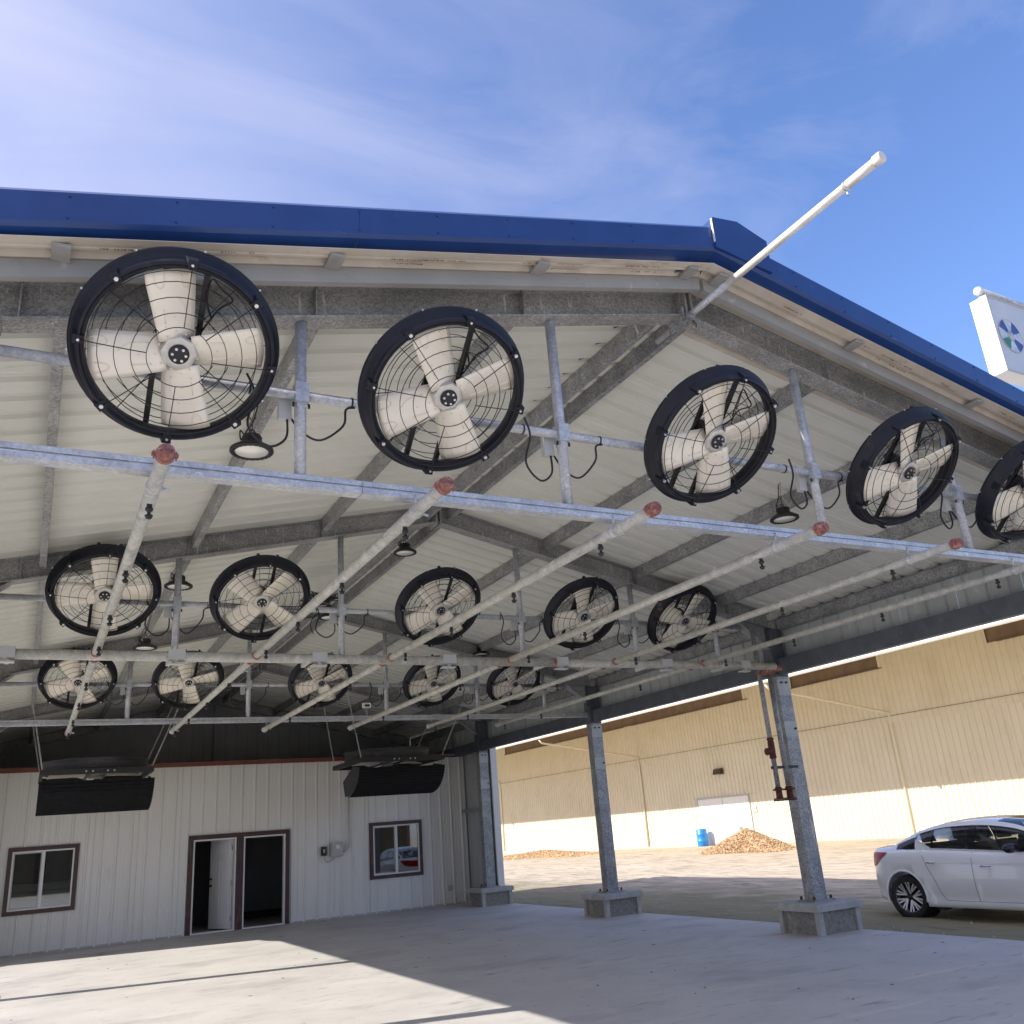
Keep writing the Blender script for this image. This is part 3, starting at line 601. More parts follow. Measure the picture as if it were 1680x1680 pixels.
guard(.074, .118, 'front_guard', [.176, .257, .343, .427, .484], 8, 0); guard(-.074, -.10, 'rear_guard', [.15, .23, .31, .39, .46], 8, .2)
# hub and motor
b = MB(); b.lathe([(0, .052), (.080, .052), (.098, .046), (.108, .03), (.102, .0), (.08, -.01), (0, -.01)], n=8, smooth=False); hub = b.build('hub', 'hub', fan)
b = MB(); b.lathe([(0, .070), (.036, .070), (.056, .066), (.058, .054), (0, .054)], n=20); b.build('hub_disc', 'blacksteel', hub)
for k in range(6): a = R(60*k); b = MB(); b.tube([(.037*math.cos(a), .037*math.sin(a), .066), (.037*math.cos(a), .037*math.sin(a), .076)], .0085, 6, smooth=False); b.build('bolt', 'bolt', hub)
b = MB(); b.lathe([(0, -.02), (.07, -.02), (.085, -.03), (.085, -.19), (.06, -.21), (0, -.21)], n=20); b.build('motor', 'blacksteel', fan)
for sx in (-.11, .11):
    b = MB(); b.box((sx-.016, -.54, -D-.03), (sx+.016, .54, -D)); b.box((min(sx, 0), -.03, -D-.028), (max(sx, 0), .03, -D-.002)); b.build('mounting_bar', 'blacksteel', fan)
# arm to the mount pipe: the pipe passes behind and below the hub
b = MB(); b.tube([(0, 0, -.20), (0, .03, -.26)], .03, 8); b.build('pivot_arm', 'blacksteel', fan)
b = MB(); b.tube(loop([(.11, .05, -.17), (.14, .16, -.1), (.20, .26, -.13), (.26, .33, -.10), (.19, .38, -.1), (.13, .42, -.13), (.12, .30, -.1), (.16, .2, -.12)]), .006, 5); b.build('cable', 'wire', fan)
# blade: four per fan, each its own object turned about the axis
def blade_mesh():
    b = MB(); nu, nv = 8, 8; vs = []
    for side in (0, 1):
        for i in range(nu+1):
            u = i/nu; r_ = .075+u*.403; half = (.106+.040*u); tw = R(23-7*u)
            for j in range(nv+1):
                v = -1+2*j/nv; hh = half*(1-.04*(u > .93)*abs(v)**3)
                yy = v*hh; z = .020*(1-v*v)
                q = Vector((r_-(.018*v*v*u), yy*math.cos(tw), yy*math.sin(tw)+z-.004*side+.006)); vs.append(q)
    W_ = nv+1; n1 = (nu+1)*W_; fs = []
    for i in range(nu):
        for j in range(nv):
            q = i*W_+j; fs.append((q, q+1, q+W_+1, q+W_)); fs.append((n1+q, n1+q+W_, n1+q+W_+1, n1+q+1))
    for i in range(nu): fs.append((i*W_, (i+1)*W_, n1+(i+1)*W_, n1+i*W_)); fs.append((i*W_+nv, n1+i*W_+nv, n1+(i+1)*W_+nv, (i+1)*W_+nv))
    for j in range(nv): fs.append((j, n1+j, n1+j+1, j+1)); fs.append((nu*W_+j, nu*W_+j+1, n1+nu*W_+j+1, n1+nu*W_+j))
    b.add(vs, fs, True)
    return b
bm_ = blade_mesh().mesh('blade', 'blade')
def pos(u, v):
    r_ = .075+u*.403; half = (.106+.040*u); tw = R(23-7*u); yy = v*half
    return Vector((r_, yy*math.cos(tw), yy*math.sin(tw)+.02*(1-v*v)+.008))
b = MB()
for pl in ([(.95, -.75), (.8, -.78), (.72, -.6), (.78, -.42), (.92, -.4)], [(.97, .25), (.82, .28), (.74, .45), (.80, .62), (.95, .66)], [(.2, -.55), (.45, -.5), (.6, -.2)], [(.25, .5), (.45, .45)]):
    b.tube(loop([pos(*p) for p in pl], 3), .0035, 5)
rib = b.mesh('pressed_rib', 'blade')
b = MB()
for p in ((.06, -.5), (.06, .5), (.2, -.5), (.2, .5), (.34, 0), (.13, 0)): q = pos(*p); b.tube([q, q+Vector((0, 0, .004))], .0055, 6)
riv = b.mesh('rivets', 'bolt')
for k in range(4):
    o = link('blade', bm_, fan, (0, 0, .0), (0, 0, R(90*k+90)))
    link('pressed_rib', rib, o)['kind'] = 'stuff'; link('rivets', riv, o)['kind'] = 'stuff'
PH = [[13, 29, 24, 27, 36], [5, 50, 39, 21, 76], [24, 14, 29, 20, 33]]
ORD = ['leftmost', 'second from left', 'middle', 'fourth from left', 'rightmost']
EX = [['largest in view', 'left of the ridge beams', 'right of the ridge', 'before the right roof beam', 'cut off by the picture edge'],
      ['crossed by first sprinkler pipe', 'with blades in an X', 'below the second beam peak', 'fourth pipe across its hub', 'nearest the columns'],
      ['above left louvre fan', 'left of centre', 'with two bright lower blades', 'above right louvre fan', 'smallest of all']]
first = True
for r in range(3):
    for i, x in enumerate(FX):
        lab = f'{ORD[i]} black drum fan, {ROWN[r]} row, {EX[r][i]}'
        loc = (x, FR[r]-.29, 4.463)
        if first: f = fan; f.location = loc; f['label'] = lab; f['group'] = 'drum fans in three rows under the roof'; first = False
        else: f = dup(fan, loc, lab)
        bl = [o for o in f.children if o.name.startswith('blade')]
        for k, o in enumerate(bl): o.rotation_euler = (0, 0, R(90*k+90+PH[r][i]))
        for o in f.children:
            if o.name.startswith('cable'): o.rotation_euler = (0, 0, R(random.uniform(-12, 8)))
# ------------------------------------------------------------------ sprinkler pipes
ZP = 3.69
def ring(b, p, r0, r1, hw, ax='Y', n=14):
    T = Matrix.Rotation(PI/2, 3, 'X') if ax == 'Y' else Matrix.Rotation(PI/2, 3, 'Y') if ax == 'X' else Matrix.Identity(3)
    b.lathe([(r0, -hw), (r1*.9, -hw), (r1, -hw*.6), (r1, hw*.6), (r1*.9, hw), (r0, hw)], p, n, T=T, closed=True)
def coupling(p, ax, par, r=.048, m='redpaint', name='coupling'):
    b = MB(); ring(b, p, r, r+.011, .024, ax); P = Vector(p)
    sd = Vector((1, 0, 0)) if ax in 'YZ' else Vector((0, 1, 0))
    for s in (-1, 1):
        c = P+sd*s*(r+.015); b.cbox(c, (.022, .026, .020)); b.tube([c+Vector((0, 0, -.026)), c+Vector((0, 0, .022))], .005, 6)
    return b.build(name, m, par)
nozzle_b = MB(); nozzle_b.tube([(0, 0, -.04), (0, 0, -.065)], .016, 8); nozzle_b.lathe([(0, -.065), (.022, -.07), (.022, -.085), (.01, -.095), (.01, -.11), (.024, -.115), (.016, -.135), (0, -.14)], n=8); nozzle_b.tube([(-.02, 0, -.078), (.02, 0, -.078)], .006, 5)
nozzle_m = nozzle_b.mesh('nozzle', 'blacksteel')
for i, (x, nm) in enumerate(zip((-4.135, -2.56, -1.03, .53, 2.08, 3.55), ('first', 'second', 'third', 'fourth', 'fifth', 'sixth'))):
    t = thing('sprinkler_pipe', f'{nm} pale sprinkler pipe from the left, with red end fitting near the front rail', 'pipe', (x, 0, ZP), 'sprinkler pipes running back under the fans')
    rp = .040 if i < 4 else .036
    for a, c in ((-.60, 4.60), (4.86, 11.08)):
        b = MB(); b.tube([(0, a, 0), (0, c, 0)], rp, 14); b.build('pipe', 'pipe', t)
    b = MB(); b.tube([(0, -.585, 0), (0, -.612, 0), (0, -.620, 0), (0, -.6205, 0), (0, -.612, 0)], [rp+.004, rp+.004, rp*.85, rp*.6, rp*.5], 14); b.build('end_cap', 'redpaint', t)
    coupling((0, -.56, 0), 'Y', t, rp)
    for yy in (4.58, 4.88): 
        b = MB(); ring(b, (0, yy, 0), rp-.004, rp+.011, .022); b.build('tee_collar', 'redpaint', t)
    b = MB(); ring(b, (0, 11.06, 0), rp-.01, rp+.01, .03); b.build('end_collar', 'redpaint' if i == 0 else 'pipe', t)
    for yy in (-.1, 5.42, 10.9):
        b = MB(); ring(b, (0, yy, 0), rp, rp+.007, .018); b.tube([(0, yy, rp), (0, yy, .12)], .008, 6); b.tube([(rp+.004, yy, -.01), (rp+.045, yy, -.02)], .010, 6); b.build('hanger', 'galv_blue', t)
    for yy in (.10, 1.50, 2.85, 4.13, 6.13, 7.67, 9.27, 10.74): link('nozzle', nozzle_m, t, (.0, yy, .01))
t = thing('main_pipe', 'thick horizontal feed pipe with grey clamps crossing below the middle fan row', 'pipe', (0, 4.73, ZP))
cuts = [-5.3, 1.22, 5.0]
for a, c in zip(cuts[:-1], cuts[1:]):
    b = MB(); b.tube([(a, 0, 0), (c-.003, 0, 0)], .052, 16); b.build('pipe', 'pipe', t)
coupling((1.22, 0, 0), 'X', t, .05)
for x in (-4.93, -3.36, -1.84, -.25, 1.33, 3.0, 4.4):
    b = MB(); b.box((x-.085, -.060, -.035), (x+.085, .060, .066)); b.box((x-.02, .060, .03), (x+.02, .70, .07)); b.box((x-.085, -.045, -.085), (x+.085, .045, -.072)); b.box((x-.02, -.03, -.072), (x+.02, .03, -.035)); b.build('clamp', 'boxgrey', t)
# risers by the first column
for k, (x, nm) in enumerate(((5.19, 'left'), (5.40, 'right'))):
    t = thing('riser_pipe', f'{nm} of two vertical riser pipes beside the nearest column, '+('with a rusty valve' if k == 0 else 'plain and slightly thicker'), 'pipe', (x, 5.28, 0), 'riser pipes beside the nearest column')
    r_ = .036 if k == 0 else .042
    b = MB(); b.tube([(0, 0, 1.98), (0, 0, 3.66 if k else 4.42)], r_, 12); b.build('pipe', 'galv', t)
    b = MB(); b.lathe([(0, 1.84), (.09, 1.84), (.09, 1.855), (.05, 1.86), (.045, 1.96), (.085, 1.965), (.085, 1.985), (.04, 1.99), (0, 1.99)], n=14); b.build('flange', 'rust', t)
    coupling((0, 0, 1.99), 'Z', t, r_, 'rust')
    coupling((0, 0, 3.69), 'Z', t, r_, 'redpaint')
    if k == 0:
        b = MB(); b.lathe([(.04, 2.44), (.05, 2.46), (.052, 2.56), (.05, 2.66), (.04, 2.68)], n=12); b.tube([(0, 0, 2.54), (-.11, -.02, 2.52)], .045, 10); b.tube([(-.11, -.02, 2.52), (-.125, -.02, 2.52)], .055, 10); b.build('valve', 'rust', t)
        coupling((0, 0, 2.44), 'Z', t, r_, 'rust'); coupling((0, 0, 2.70), 'Z', t, r_, 'rust')
        b = MB(); b.box((-.08, -.015, 1.815), (.31, .05, 1.838)); b.build('foot_bar', 'rust', t)
        b = MB(); b.box((-.06, -.012, 2.27), (.46, .02, 2.31)); b.build('wall_bracket', 'blacksteel', t)
b = MB(); b.tube([(4.92, 4.76, ZP), (5.19, 4.85, ZP), (5.22, 5.05, ZP), (5.22, 5.24, ZP)], .045, 10); tag(b.build('pipe_elbow', 'redpaint'), 'red elbow joining the feed pipe to the risers by the nearest column', 'fitting')
# white downspout of the shed behind the near column
b = MB(); b.tube([(6.12, 5.97, 4.6), (6.12, 5.97, 3.75), (6.10, 5.97, 3.6), (6.10, 5.97, -.1)], .035, 8); tag(b.build('downspout', 'white'), 'white downspout just behind the nearest galvanised column', 'downspout')
# ------------------------------------------------------------------ high bay lamps
lamp = thing('high_bay_lamp', 'round black high bay lamp nearest the camera, left of the front posts', 'lamp', (-3.31, 1.37, 4.63), 'round high bay lamps hanging from purlins')
b = MB(); b.lathe([(.10, .055), (.115, .05), (.165, .018), (.167, .0), (.160, -.006), (.128, -.006), (.128, .006), (0, .006)], n=28); rim_ = b.build('reflector_rim', 'blacksteel', lamp)
b = MB(); b.lathe([(0, .0), (.127, .0), (.128, .004), (0, .005)], n=28); b.build('lens', 'lens', lamp)
b = MB(); b.lathe([(.105, .05), (.105, .058), (.075, .06), (.075, .12), (.068, .135), (0, .135)], n=24)
for k in range(18): a = 2*PI*k/18; b.tube([(.072*math.cos(a), .072*math.sin(a), .065), (.072*math.cos(a), .072*math.sin(a), .122)], .005, 4)
b.build('housing', 'blacksteel', lamp)
b = MB()
for k in range(24): a = 2*PI*k/24; b.tube([(.135*math.cos(a), .135*math.sin(a), -.009), (.158*math.cos(a), .158*math.sin(a), -.009)], .004, 4)
b.build('fins', 'plate', lamp)['kind'] = 'stuff'
b = MB(); b.tube([(.022*math.cos(q), 0, .162+.026*math.sin(q)) for q in [2*PI*k/10 for k in range(10)]], .006, 6, closed=True); b.tube([(0, 0, .19), (0, 0, .26), (.03, 0, .30)], .004, 5); b.tube([(0, 0, .26), (-.03, 0, .30)], .004, 5); b.tube([(0, 0, .28), (0.05, 0, .55)], .003, 5); b.build('hook', 'blacksteel', lamp)
b = MB(); b.tube(loop([(-.05, 0, .12), (-.09, 0, .17), (-.08, .02, .10), (-.04, .05, .18), (.02, .05, .3), (.06, .05, .5)]), .006, 5); b.build('cord', 'wire', lamp)
for loc, lab in (((2.87, 1.99, 4.86), 'round black high bay lamp behind the front rail on the right side'), ((-.15, 6.28, 5.54), 'round black high bay lamp under the ridge beyond the second beam'),
                 ((-3.22, 5.97, 4.79), 'round black high bay lamp right of the leftmost middle row fan'), ((-3.31, 8.53, 4.56), 'round black high bay lamp just above the feed pipe on the left'),
                 ((-.74, 8.04, 4.99), 'high bay lamp tangled with hanging wires in the middle of the roof'), ((3.18, 10.83, 5.05), 'farthest high bay lamp, small, above the feed pipe')):
    dup(lamp, loc, lab)
b = MB()
for k in range(9): 
    p = [(-.9+random.uniform(-.3, .3), 8.0+random.uniform(-.3, .3), 5.25+random.uniform(-.06, .1)) for q in range(5)]; b.tube(loop(p, 4), .008, 5)
b.tube(loop([(-.74, 8.0, 5.2), (-.98, 8.0, 5.0), (-1.05, 8, 4.85), (-1.0, 8, 4.72)]), .008, 5)
tag(b.build('wire_bundle', 'wire'), 'tangle of loose dark wires under the roof near the middle lamp', 'wires')
t = thing('rail_floodlight', 'small white box lamp standing on the rear rail', 'lamp', (.81, 10.97, 3.88))
b = MB(); b.box((-.02, -.02, 0), (.02, .02, .16)); b.build('stem', 'galv', t); b = MB(); b.box((-.075, -.05, .15), (.075, .03, .24)); b.build('case', 'white', t); b = MB(); b.box((-.045, -.056, .17), (.045, -.05, .21)); b.build('lens', 'blacksteel', t)
# ------------------------------------------------------------------ hanging louvre fans
def chain(p, q, par):
    p, q = Vector(p), Vector(q); L_ = (q-p).length; n = int(L_/.05); d = (q-p)/L_; u = d.orthogonal().normalized(); v = d.cross(u); b = MB()
    for k in range(n):
        c = p+d*(k+.5)*L_/n; a = u if k % 2 else v; h = L_/n*.72
        b.tube([c+d*h*math.sin(t_)+a*.013*math.cos(t_) for t_ in [2*PI*j/6 for j in range(6)]], .004, 4, closed=True)
    return b.build('chain', 'chain', par)
def louvre_fan(lab, loc, rotz, tops):
    t = thing('louvre_fan', lab, 'fan', loc, 'louvre fans hung on chains before the white wall', (0, 0, rotz))
    Wd = 1.03
    b = MB(); b.lathe([(.96, 0), (1.0, .0), (1.02, .05), (1.0, .10), (1.0, .20), (1.03, .21), (1.03, .235), (.97, .24), (.94, .20), (.94, .03)], (0, 1.03, .07), 48, closed=True); b.build('shroud', 'plate', t)
    b = MB(); b.box((-Wd, -.05, -.02), (Wd, .03, .085)); b.box((-Wd, 2.03, -.02), (Wd, 2.1, .085)); b.box((-Wd, .03, -.02), (-Wd+.06, 2.03, .085)); b.box((Wd-.06, .03, -.02), (Wd, 2.03, .085)); b.build('frame', 'blacksteel', t)
    for x in (-.22, -.10, .17, .29): bolt((x, -.055, .03), .017, .008, 'y', t)
    hb = MB(); hb.lathe([(0, -.11), (.13, -.11), (.15, -.06), (.15, .08), (0, .1)], (0, 1.03, .08), 16); hb.build('motor', 'boxgrey', t)
    for k in range(4):
        a = R(90*k+12); b = MB(); T = Matrix.Rotation(a, 3, 'Z')
        P = [T @ Vector(p) for p in ((.12, -.10, -.03), (.88, -.17, -.05), (.88, .12, .02), (.12, .08, .02), (.12, -.10, -.02), (.88, -.17, -.04), (.88, .12, .03), (.12, .08, .03))]
        b.hexa([p+Vector((0, 1.03, .04)) for p in P]); b.build('blade', 'blade', t)
    for k in (-1, 1):
        b = MB(); b.box((k*.16-.02, .03, -.01), (k*.16+.02, 2.03, .02)); b.build('motor_beam', 'blacksteel', t)
    ns = 14; Rr = .72; prev = None
    for k in range(ns):      # louvres stepping back and down in a curve
        a0 = R(4+86*k/ns); yy = .95-.93*math.cos(a0); zz = -.10-.62*math.sin(a0)
        a1 = R(4+86*(k+1)/ns); y1 = .95-.93*math.cos(a1); z1 = -.10-.62*math.sin(a1)
        ym = (yy+y1)/2; b = MB(); b.box((-Wd, ym, z1), (Wd+.03, ym+.006, zz+.004)); b.box((-Wd, ym-.05, zz-.002), (Wd+.03, ym, zz+.004))
        b.build('louvre_slat', 'slat', t)
    for sx in (-Wd+.01, Wd-.05):
        poly = [(.95-.91*math.cos(R(q)), -.10-.60*math.sin(R(q))) for q in range(2, 89, 8)]+[(1.15, -.69), (1.3, -.35), (.5, -.06)]
        b = MB(); b.prism(poly, sx, sx+.012, 'x'); b.build('side_plate', 'plate', t)
    c_, s_ = math.cos(-rotz), math.sin(-rotz)
    for (x, y), tp_ in zip(((-Wd+.04, 0), (Wd-.04, 0), (-Wd+.04, 2.06), (Wd-.04, 2.06)), tops):
        q = Vector(tp_)-Vector(loc); q = Vector((q.x*c_-q.y*s_, q.x*s_+q.y*c_, q.z)); chain((x, y, .08), q, t)
    return t
louvre_fan('black louvre fan hanging on chains left, over the left window and doors', (-3.42, 14.9, 3.38), 0, [(-4.72, 15.0, 4.86), (-1.66, 15.0, 5.42), (-4.72, 16.9, 4.86), (-1.66, 16.9, 5.42)])
louvre_fan('black louvre fan hanging on chains right, near the far column, its side plate showing', (2.98, 14.9, 3.40), R(0), [(1.62, 15.0, 5.42), (4.7, 15.0, 4.86), (1.62, 16.9, 5.42), (4.7, 16.9, 4.86)])
# ------------------------------------------------------------------ beige building beyond
bb = thing('beige_warehouse', 'long beige ribbed metal warehouse with a deep roof overhang and white double door', 'building', (XW, 0, 0))
def ysheet(width, z0, z1, x, y, name, m, ribs=3):
    key = (width, round(z1-z0, 3), m)
    if key not in YS: YS[key] = ribsheet(width, z1-z0, ribs, .05, flat_minor=False, basew=.095, topw=.03).mesh(name, m)
    o = link(name, YS[key], bb); mt = Matrix(((0, 1, 0), (-1, 0, 0), (0, 0, 1))).to_4x4(); 
    mt.translation = Vector((x, y+width, z0)); o.matrix_local = mt; return o
YS = {}
WX = 0.0
dy0, dy1, dz = 32.75, 37.1, 2.52
y = -10.0
while y < 72:
    yb_ = y+.914
    if yb_ <= dy0 or y >= dy1: ysheet(.914, -.3, 4.88, WX, y, 'wall_panel', 'beige')
    else:
        ysheet(.914, dz, 4.88, WX, y, 'wall_panel', 'beige')
        if y < dy0: ysheet(dy0-y, -.3, dz-.005, WX, y, 'wall_panel', 'beige', 2)
        if yb_ > dy1: ysheet(yb_-dy1, -.3, dz-.005, WX, dy1, 'wall_panel', 'beige', 1)
    y += .914
y = -10.0
band = MB(); band.box((-.06, -10, 4.86), (-.004, 72, 4.90)); band.build('seam_trim', 'beige', bb)
op = [(-10, 17.0), (22.7, 28.4), (31.6, 42.6), (43.4, 60.5), (63, 70)]
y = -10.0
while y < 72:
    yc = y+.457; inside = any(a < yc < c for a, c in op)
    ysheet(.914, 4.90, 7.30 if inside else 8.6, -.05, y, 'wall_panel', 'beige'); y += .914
b = MB(); b.tube([(-.10, -10, 5.17), (-.10, 72, 5.17)], .012, 5); b.build('cable', 'beige_dark', bb)
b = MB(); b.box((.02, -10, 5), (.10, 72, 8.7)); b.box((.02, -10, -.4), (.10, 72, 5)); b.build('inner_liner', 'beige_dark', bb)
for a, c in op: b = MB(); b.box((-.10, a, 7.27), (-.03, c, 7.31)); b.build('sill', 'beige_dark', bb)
# roof overhang
b = MB(); b.hexa([(-7.0, -10, 6.78), (-7.0, 74, 6.78), (3, 74, 8.92), (3, -10, 8.92), (-7.0, -10, 6.86), (-7.0, 74, 6.86), (3, 74, 9.0), (3, -10, 9.0)]); b.build('roof', 'beige', bb)
b = MB(); b.prism([(-7.0, 6.64), (-7.02, 6.59), (-7.16, 6.59), (-7.22, 6.65), (-7.22, 6.98), (-7.18, 6.98), (-7.18, 6.68), (-7.0, 6.68)], -10, 74, 'y'); b.build('gutter', 'whitepaint', bb)
for yy in range(-8, 72, 6):
    b = MB(); b.hexa([(-6.9, yy, 6.72), (-6.9, yy+.12, 6.72), (0, yy+.12, 8.0), (0, yy, 8.0), (-6.9, yy, 6.79), (-6.9, yy+.12, 6.79), (0, yy+.12, 8.2), (0, yy, 8.2)]); b.build('bracket_beam', 'beige', bb)
for yy in (22.8, 42.2, 61.6):
    b = MB(); b.tube([(-7.05, yy+.02, 6.55), (-6.9, yy, 6.35), (-.14, yy, 5.32), (-.08, yy, 5.15), (-.08, yy, .1)], .055, 8); b.build('downspout', 'beige', bb)
# white double door
b = MB(); b.box((-.03, dy0+.06, 0), (.0, (dy0+dy1)/2-.01, dz-.08)); dA = b.build('door', 'whitepaint', bb); b = MB(); b.box((-.03, (dy0+dy1)/2+.01, 0), (.0, dy1-.06, dz-.08)); b.build('door', 'whitepaint', bb)
b = MB(); b.box((-.07, dy0, 0), (-.0, dy0+.06, dz)); b.box((-.07, dy1-.06, 0), (0, dy1, dz)); b.box((-.07, dy0+.06, dz-.08), (0, dy1-.06, dz)); b.build('door_frame', 'boxgrey', bb)
MB().box((-.05, (dy0+dy1)/2-.01, 0), (-.03, (dy0+dy1)/2+.01, dz-.08)).build('astragal', 'boxgrey', bb)
b = MB(); b.box((-.06, 34.8, 1.1), (-.03, 34.86, 1.3)); b.build('handle', 'boxgrey', dA)
# placard: white plate with a dark figure and bars
t = thing('door_placard', 'small white placard with dark symbol right of the white double door', 'sign', (XW-.08, 32.42, 1.78))
b = MB(); b.box((-.004, -.13, -.18), (.004, .13, .18)); b.build('plate', 'white', t)
b = MB(); b.box((-.008, -.09, -.14), (-.004, .09, -.12)); b.box((-.008, -.09, -.10), (-.004, .09, -.085)); b.prism([(-.08, -.05), (-.02, -.05), (.0, .05), (-.05, .06)], -.008, -.004, 'x'); b.tube([(-.006, -.04, .09), (-.004, -.04, .09)], .03, 10); b.box((-.008, .05, -.05), (-.004, .065, .14)); b.box((-.008, -.02, .125), (-.004, .065, .14)); b.build('symbol', 'blacksteel', t)
t = thing('wall_lamp', 'dark bronze wall lamp above the white double door', 'lamp', (XW-.06, 34.75, 3.83))
b = MB(); b.prism([(0, -.16), (0, .16), (-.2, .12), (-.28, -.16)], -.3, .3, 'y'); b.build('case', 'bronze', t); b = MB(); b.box((-.26, -.24, -.175), (-.04, .24, -.16)); b.build('lens', 'boxgrey', t)
# barrels
for (x, y, m, lab) in ((28.45, 36.42, 'barrel', 'blue plastic barrel beside the white double door'), (28.45, 33.4, 'barrelw', 'pale grey plastic barrel half hidden behind the mulch pile')):
    t = thing('barrel', lab, 'barrel', (x, y, gz(x, y)))
    b = MB(); b.lathe([(0, 0), (.27, 0), (.29, .03), (.30, .25), (.315, .27), (.315, .30), (.30, .32), (.30, .58), (.315, .60), (.315, .63), (.30, .65), (.29, .87), (.27, .90), (.25, .885), (0, .885)], n=28); b.build('drum', m, t)
    b = MB(); b.tube([(.12, 0, .88), (.12, 0, .905)], .035, 10); b.tube([(-.12, 0, .88), (-.12, 0, .905)], .035, 10); b.build('bung', m, t)
# mulch piles
def pile(cx, cy, rx, ry, h, name, lab, nchip):
    b = MB(); nu, nv = 40, 14; vs = [(cx, cy, gz(cx, cy)+h)]
    prof_ = lambda t_: (1-t_)**1.15*.93+.07*(1-t_*t_)
    for j in range(1, nv+1):
        for i in range(nu):
            a = 2*PI*i/nu; t_ = j/nv; q = 1+.13*math.sin(3*a+1)+.08*math.sin(5*a)
            x = cx+rx*t_*math.cos(a)*q; y = cy+ry*t_*math.sin(a)*q; z = gz(x, y)-.03+h*prof_(t_)*(1+.10*math.sin(7*a+j)*t_)+random.uniform(-.03, .03)*h*(t_ < .95)
            vs.append((x, y, z))
    fs = [(0, 1+i, 1+(i+1) % nu) for i in range(nu)]+[(1+(j-1)*nu+i, 1+j*nu+i, 1+j*nu+(i+1) % nu, 1+(j-1)*nu+(i+1) % nu) for j in range(1, nv) for i in range(nu)]
    b.add(vs, fs, True)
    for k in range(nchip):
        a = random.uniform(0, 2*PI); t_ = math.sqrt(random.random())*1.02; q = 1+.13*math.sin(3*a+1)+.08*math.sin(5*a)
        x = cx+rx*t_*math.cos(a)*q; y = cy+ry*t_*math.sin(a)*q; z = gz(x, y)-.03+h*prof_(min(1, t_))*(1+.10*math.sin(7*a+t_*nv)*t_)+.02
        s = random.uniform(.025, .065); u = Vector((random.uniform(-1, 1), random.uniform(-1, 1), random.uniform(-.5, .8))).normalized(); v = u.orthogonal().normalized()*.35; c = Vector((x, y, z)); w2 = u.cross(v).normalized()*.012
        b.add([c+u*s+v*s, c-u*s+v*s, c-u*s-v*s, c+u*s-v*s, c+w2+u*s*.8, c+w2-u*s*.8], [(0, 1, 2, 3), (0, 4, 5, 1), (3, 2, 5, 4)])
    tag(b.build(name, 'mulch'), lab, 'mulch', kind='stuff')
pile(23.6, 27.2, 1.25, 2.9, .95, 'mulch_pile', 'tall heap of brown wood mulch before the warehouse', 15000)
pile(24.6, 47.5, 2.4, 6.5, .38, 'mulch_strip', 'low spread of brown mulch along the warehouse far left', 7000)
# ------------------------------------------------------------------ box sign above the roof edge
t = thing('box_sign', 'white box sign with round fan emblem on the roof at the right edge', 'sign', (4.55, 0.0, 6.08), rot=(0, 0, R(2)))
SWd, SH = 1.7, .97
b = MB(); b.box((0, 0, 0), (SWd, .19, SH)); bx = b.build('cabinet', 'whitepaint', t)
b = MB(); b.box((.02, -.008, .02), (SWd-.02, 0, SH-.02)); b.build('face', 'sign', t)
b = MB(); b.box((0, -.012, 0), (.02, 0, SH)); b.box((.02, -.012, SH-.02), (SWd, 0, SH)); b.box((.02, -.012, 0), (SWd, 0, .02)); b.build('retainer', 'boxgrey', t)
cx, cz, rr = .275, .49, .213
cols = ['logo_blue', 'logo_silver', 'logo_blue', 'logo_silver', 'logo_green', 'logo_silver', 'logo_blue', 'logo_silver']
# wedges clockwise from the top left
for k in range(8):
    a0 = R(-45+22.5+45*k); 
    P = [(.055*math.cos(a0), .055*math.sin(a0))]+[(rr*math.cos(a0+R(45)*q/6), rr*math.sin(a0+R(45)*q/6)) for q in range(7)]+[(.055*math.cos(a0+R(45)), .055*math.sin(a0+R(45)))]
    m = {0: 'logo_silver', 1: 'logo_blue', 2: 'logo_silver', 3: 'logo_blue', 4: 'logo_silver', 5: 'logo_green', 6: 'logo_silver', 7: 'logo_blue'}[k]
    b = MB(); b.prism([(cx+p[0], cz+p[1]) for p in P], -.014, -.008, 'y'); b.build('emblem_wedge', m, t)
b = MB(); b.lathe([(0, 0), (.06, 0), (.065, .006), (0, .008)], (cx, -.008, cz), 20, T=Matrix.Rotation(PI/2, 3, 'X')); b.build('emblem_hub', 'logo_silver', t)
b = MB(); b.tube([(cx+rr*math.cos(q), -.012, cz+rr*math.sin(q)) for q in [2*PI*k/40 for k in range(40)]], .005, 5, closed=True); b.build('emblem_ring', 'boxgrey', t)
b = MB(); b.tube([(-.02, .05, SH+.075), (SWd, .05, SH+.075)], .045, 16); b.build('top_tube', 'galv_blue', t)
b = MB(); b.lathe([(0, -.03), (.04, -.026), (.05, -.01), (.05, .03), (.0, .03)], (-.02, .05, SH+.075), 16, T=Matrix.Rotation(PI/2, 3, 'Y')); b.build('tube_cap', 'whitepaint', t)
b = MB(); b.box((.0, .03, SH), (.04, .07, SH+.04)); b.box((.9, .03, SH), (.94, .07, SH+.04)); b.build('tube_foot', 'boxgrey', t)
for x in (.95, 1.55): b = MB(); b.box((x-.03, .07, zt(4.55+x)-6.08-.01), (x+.03, .13, .0)); b.build('post', 'galv', t)
t = thing('reflection_fence', 'dark brown board fence added behind the camera, only for the panes to reflect', 'fence', (0, -26, 0))  # unseen fence, added so the window glass mirrors something dark
fb = MB().box((0, -.02, -.1), (.50, .02, 3.9)).mesh('board', 'fence')
for k in range(110): link('board', fb, t, (-34+k*.5, (k % 2)*.02, 0))
for k in range(12): MB().box((-34+k*5, .05, -.1), (-33.85+k*5, .2, 3.2)).build('post', 'brown', t)
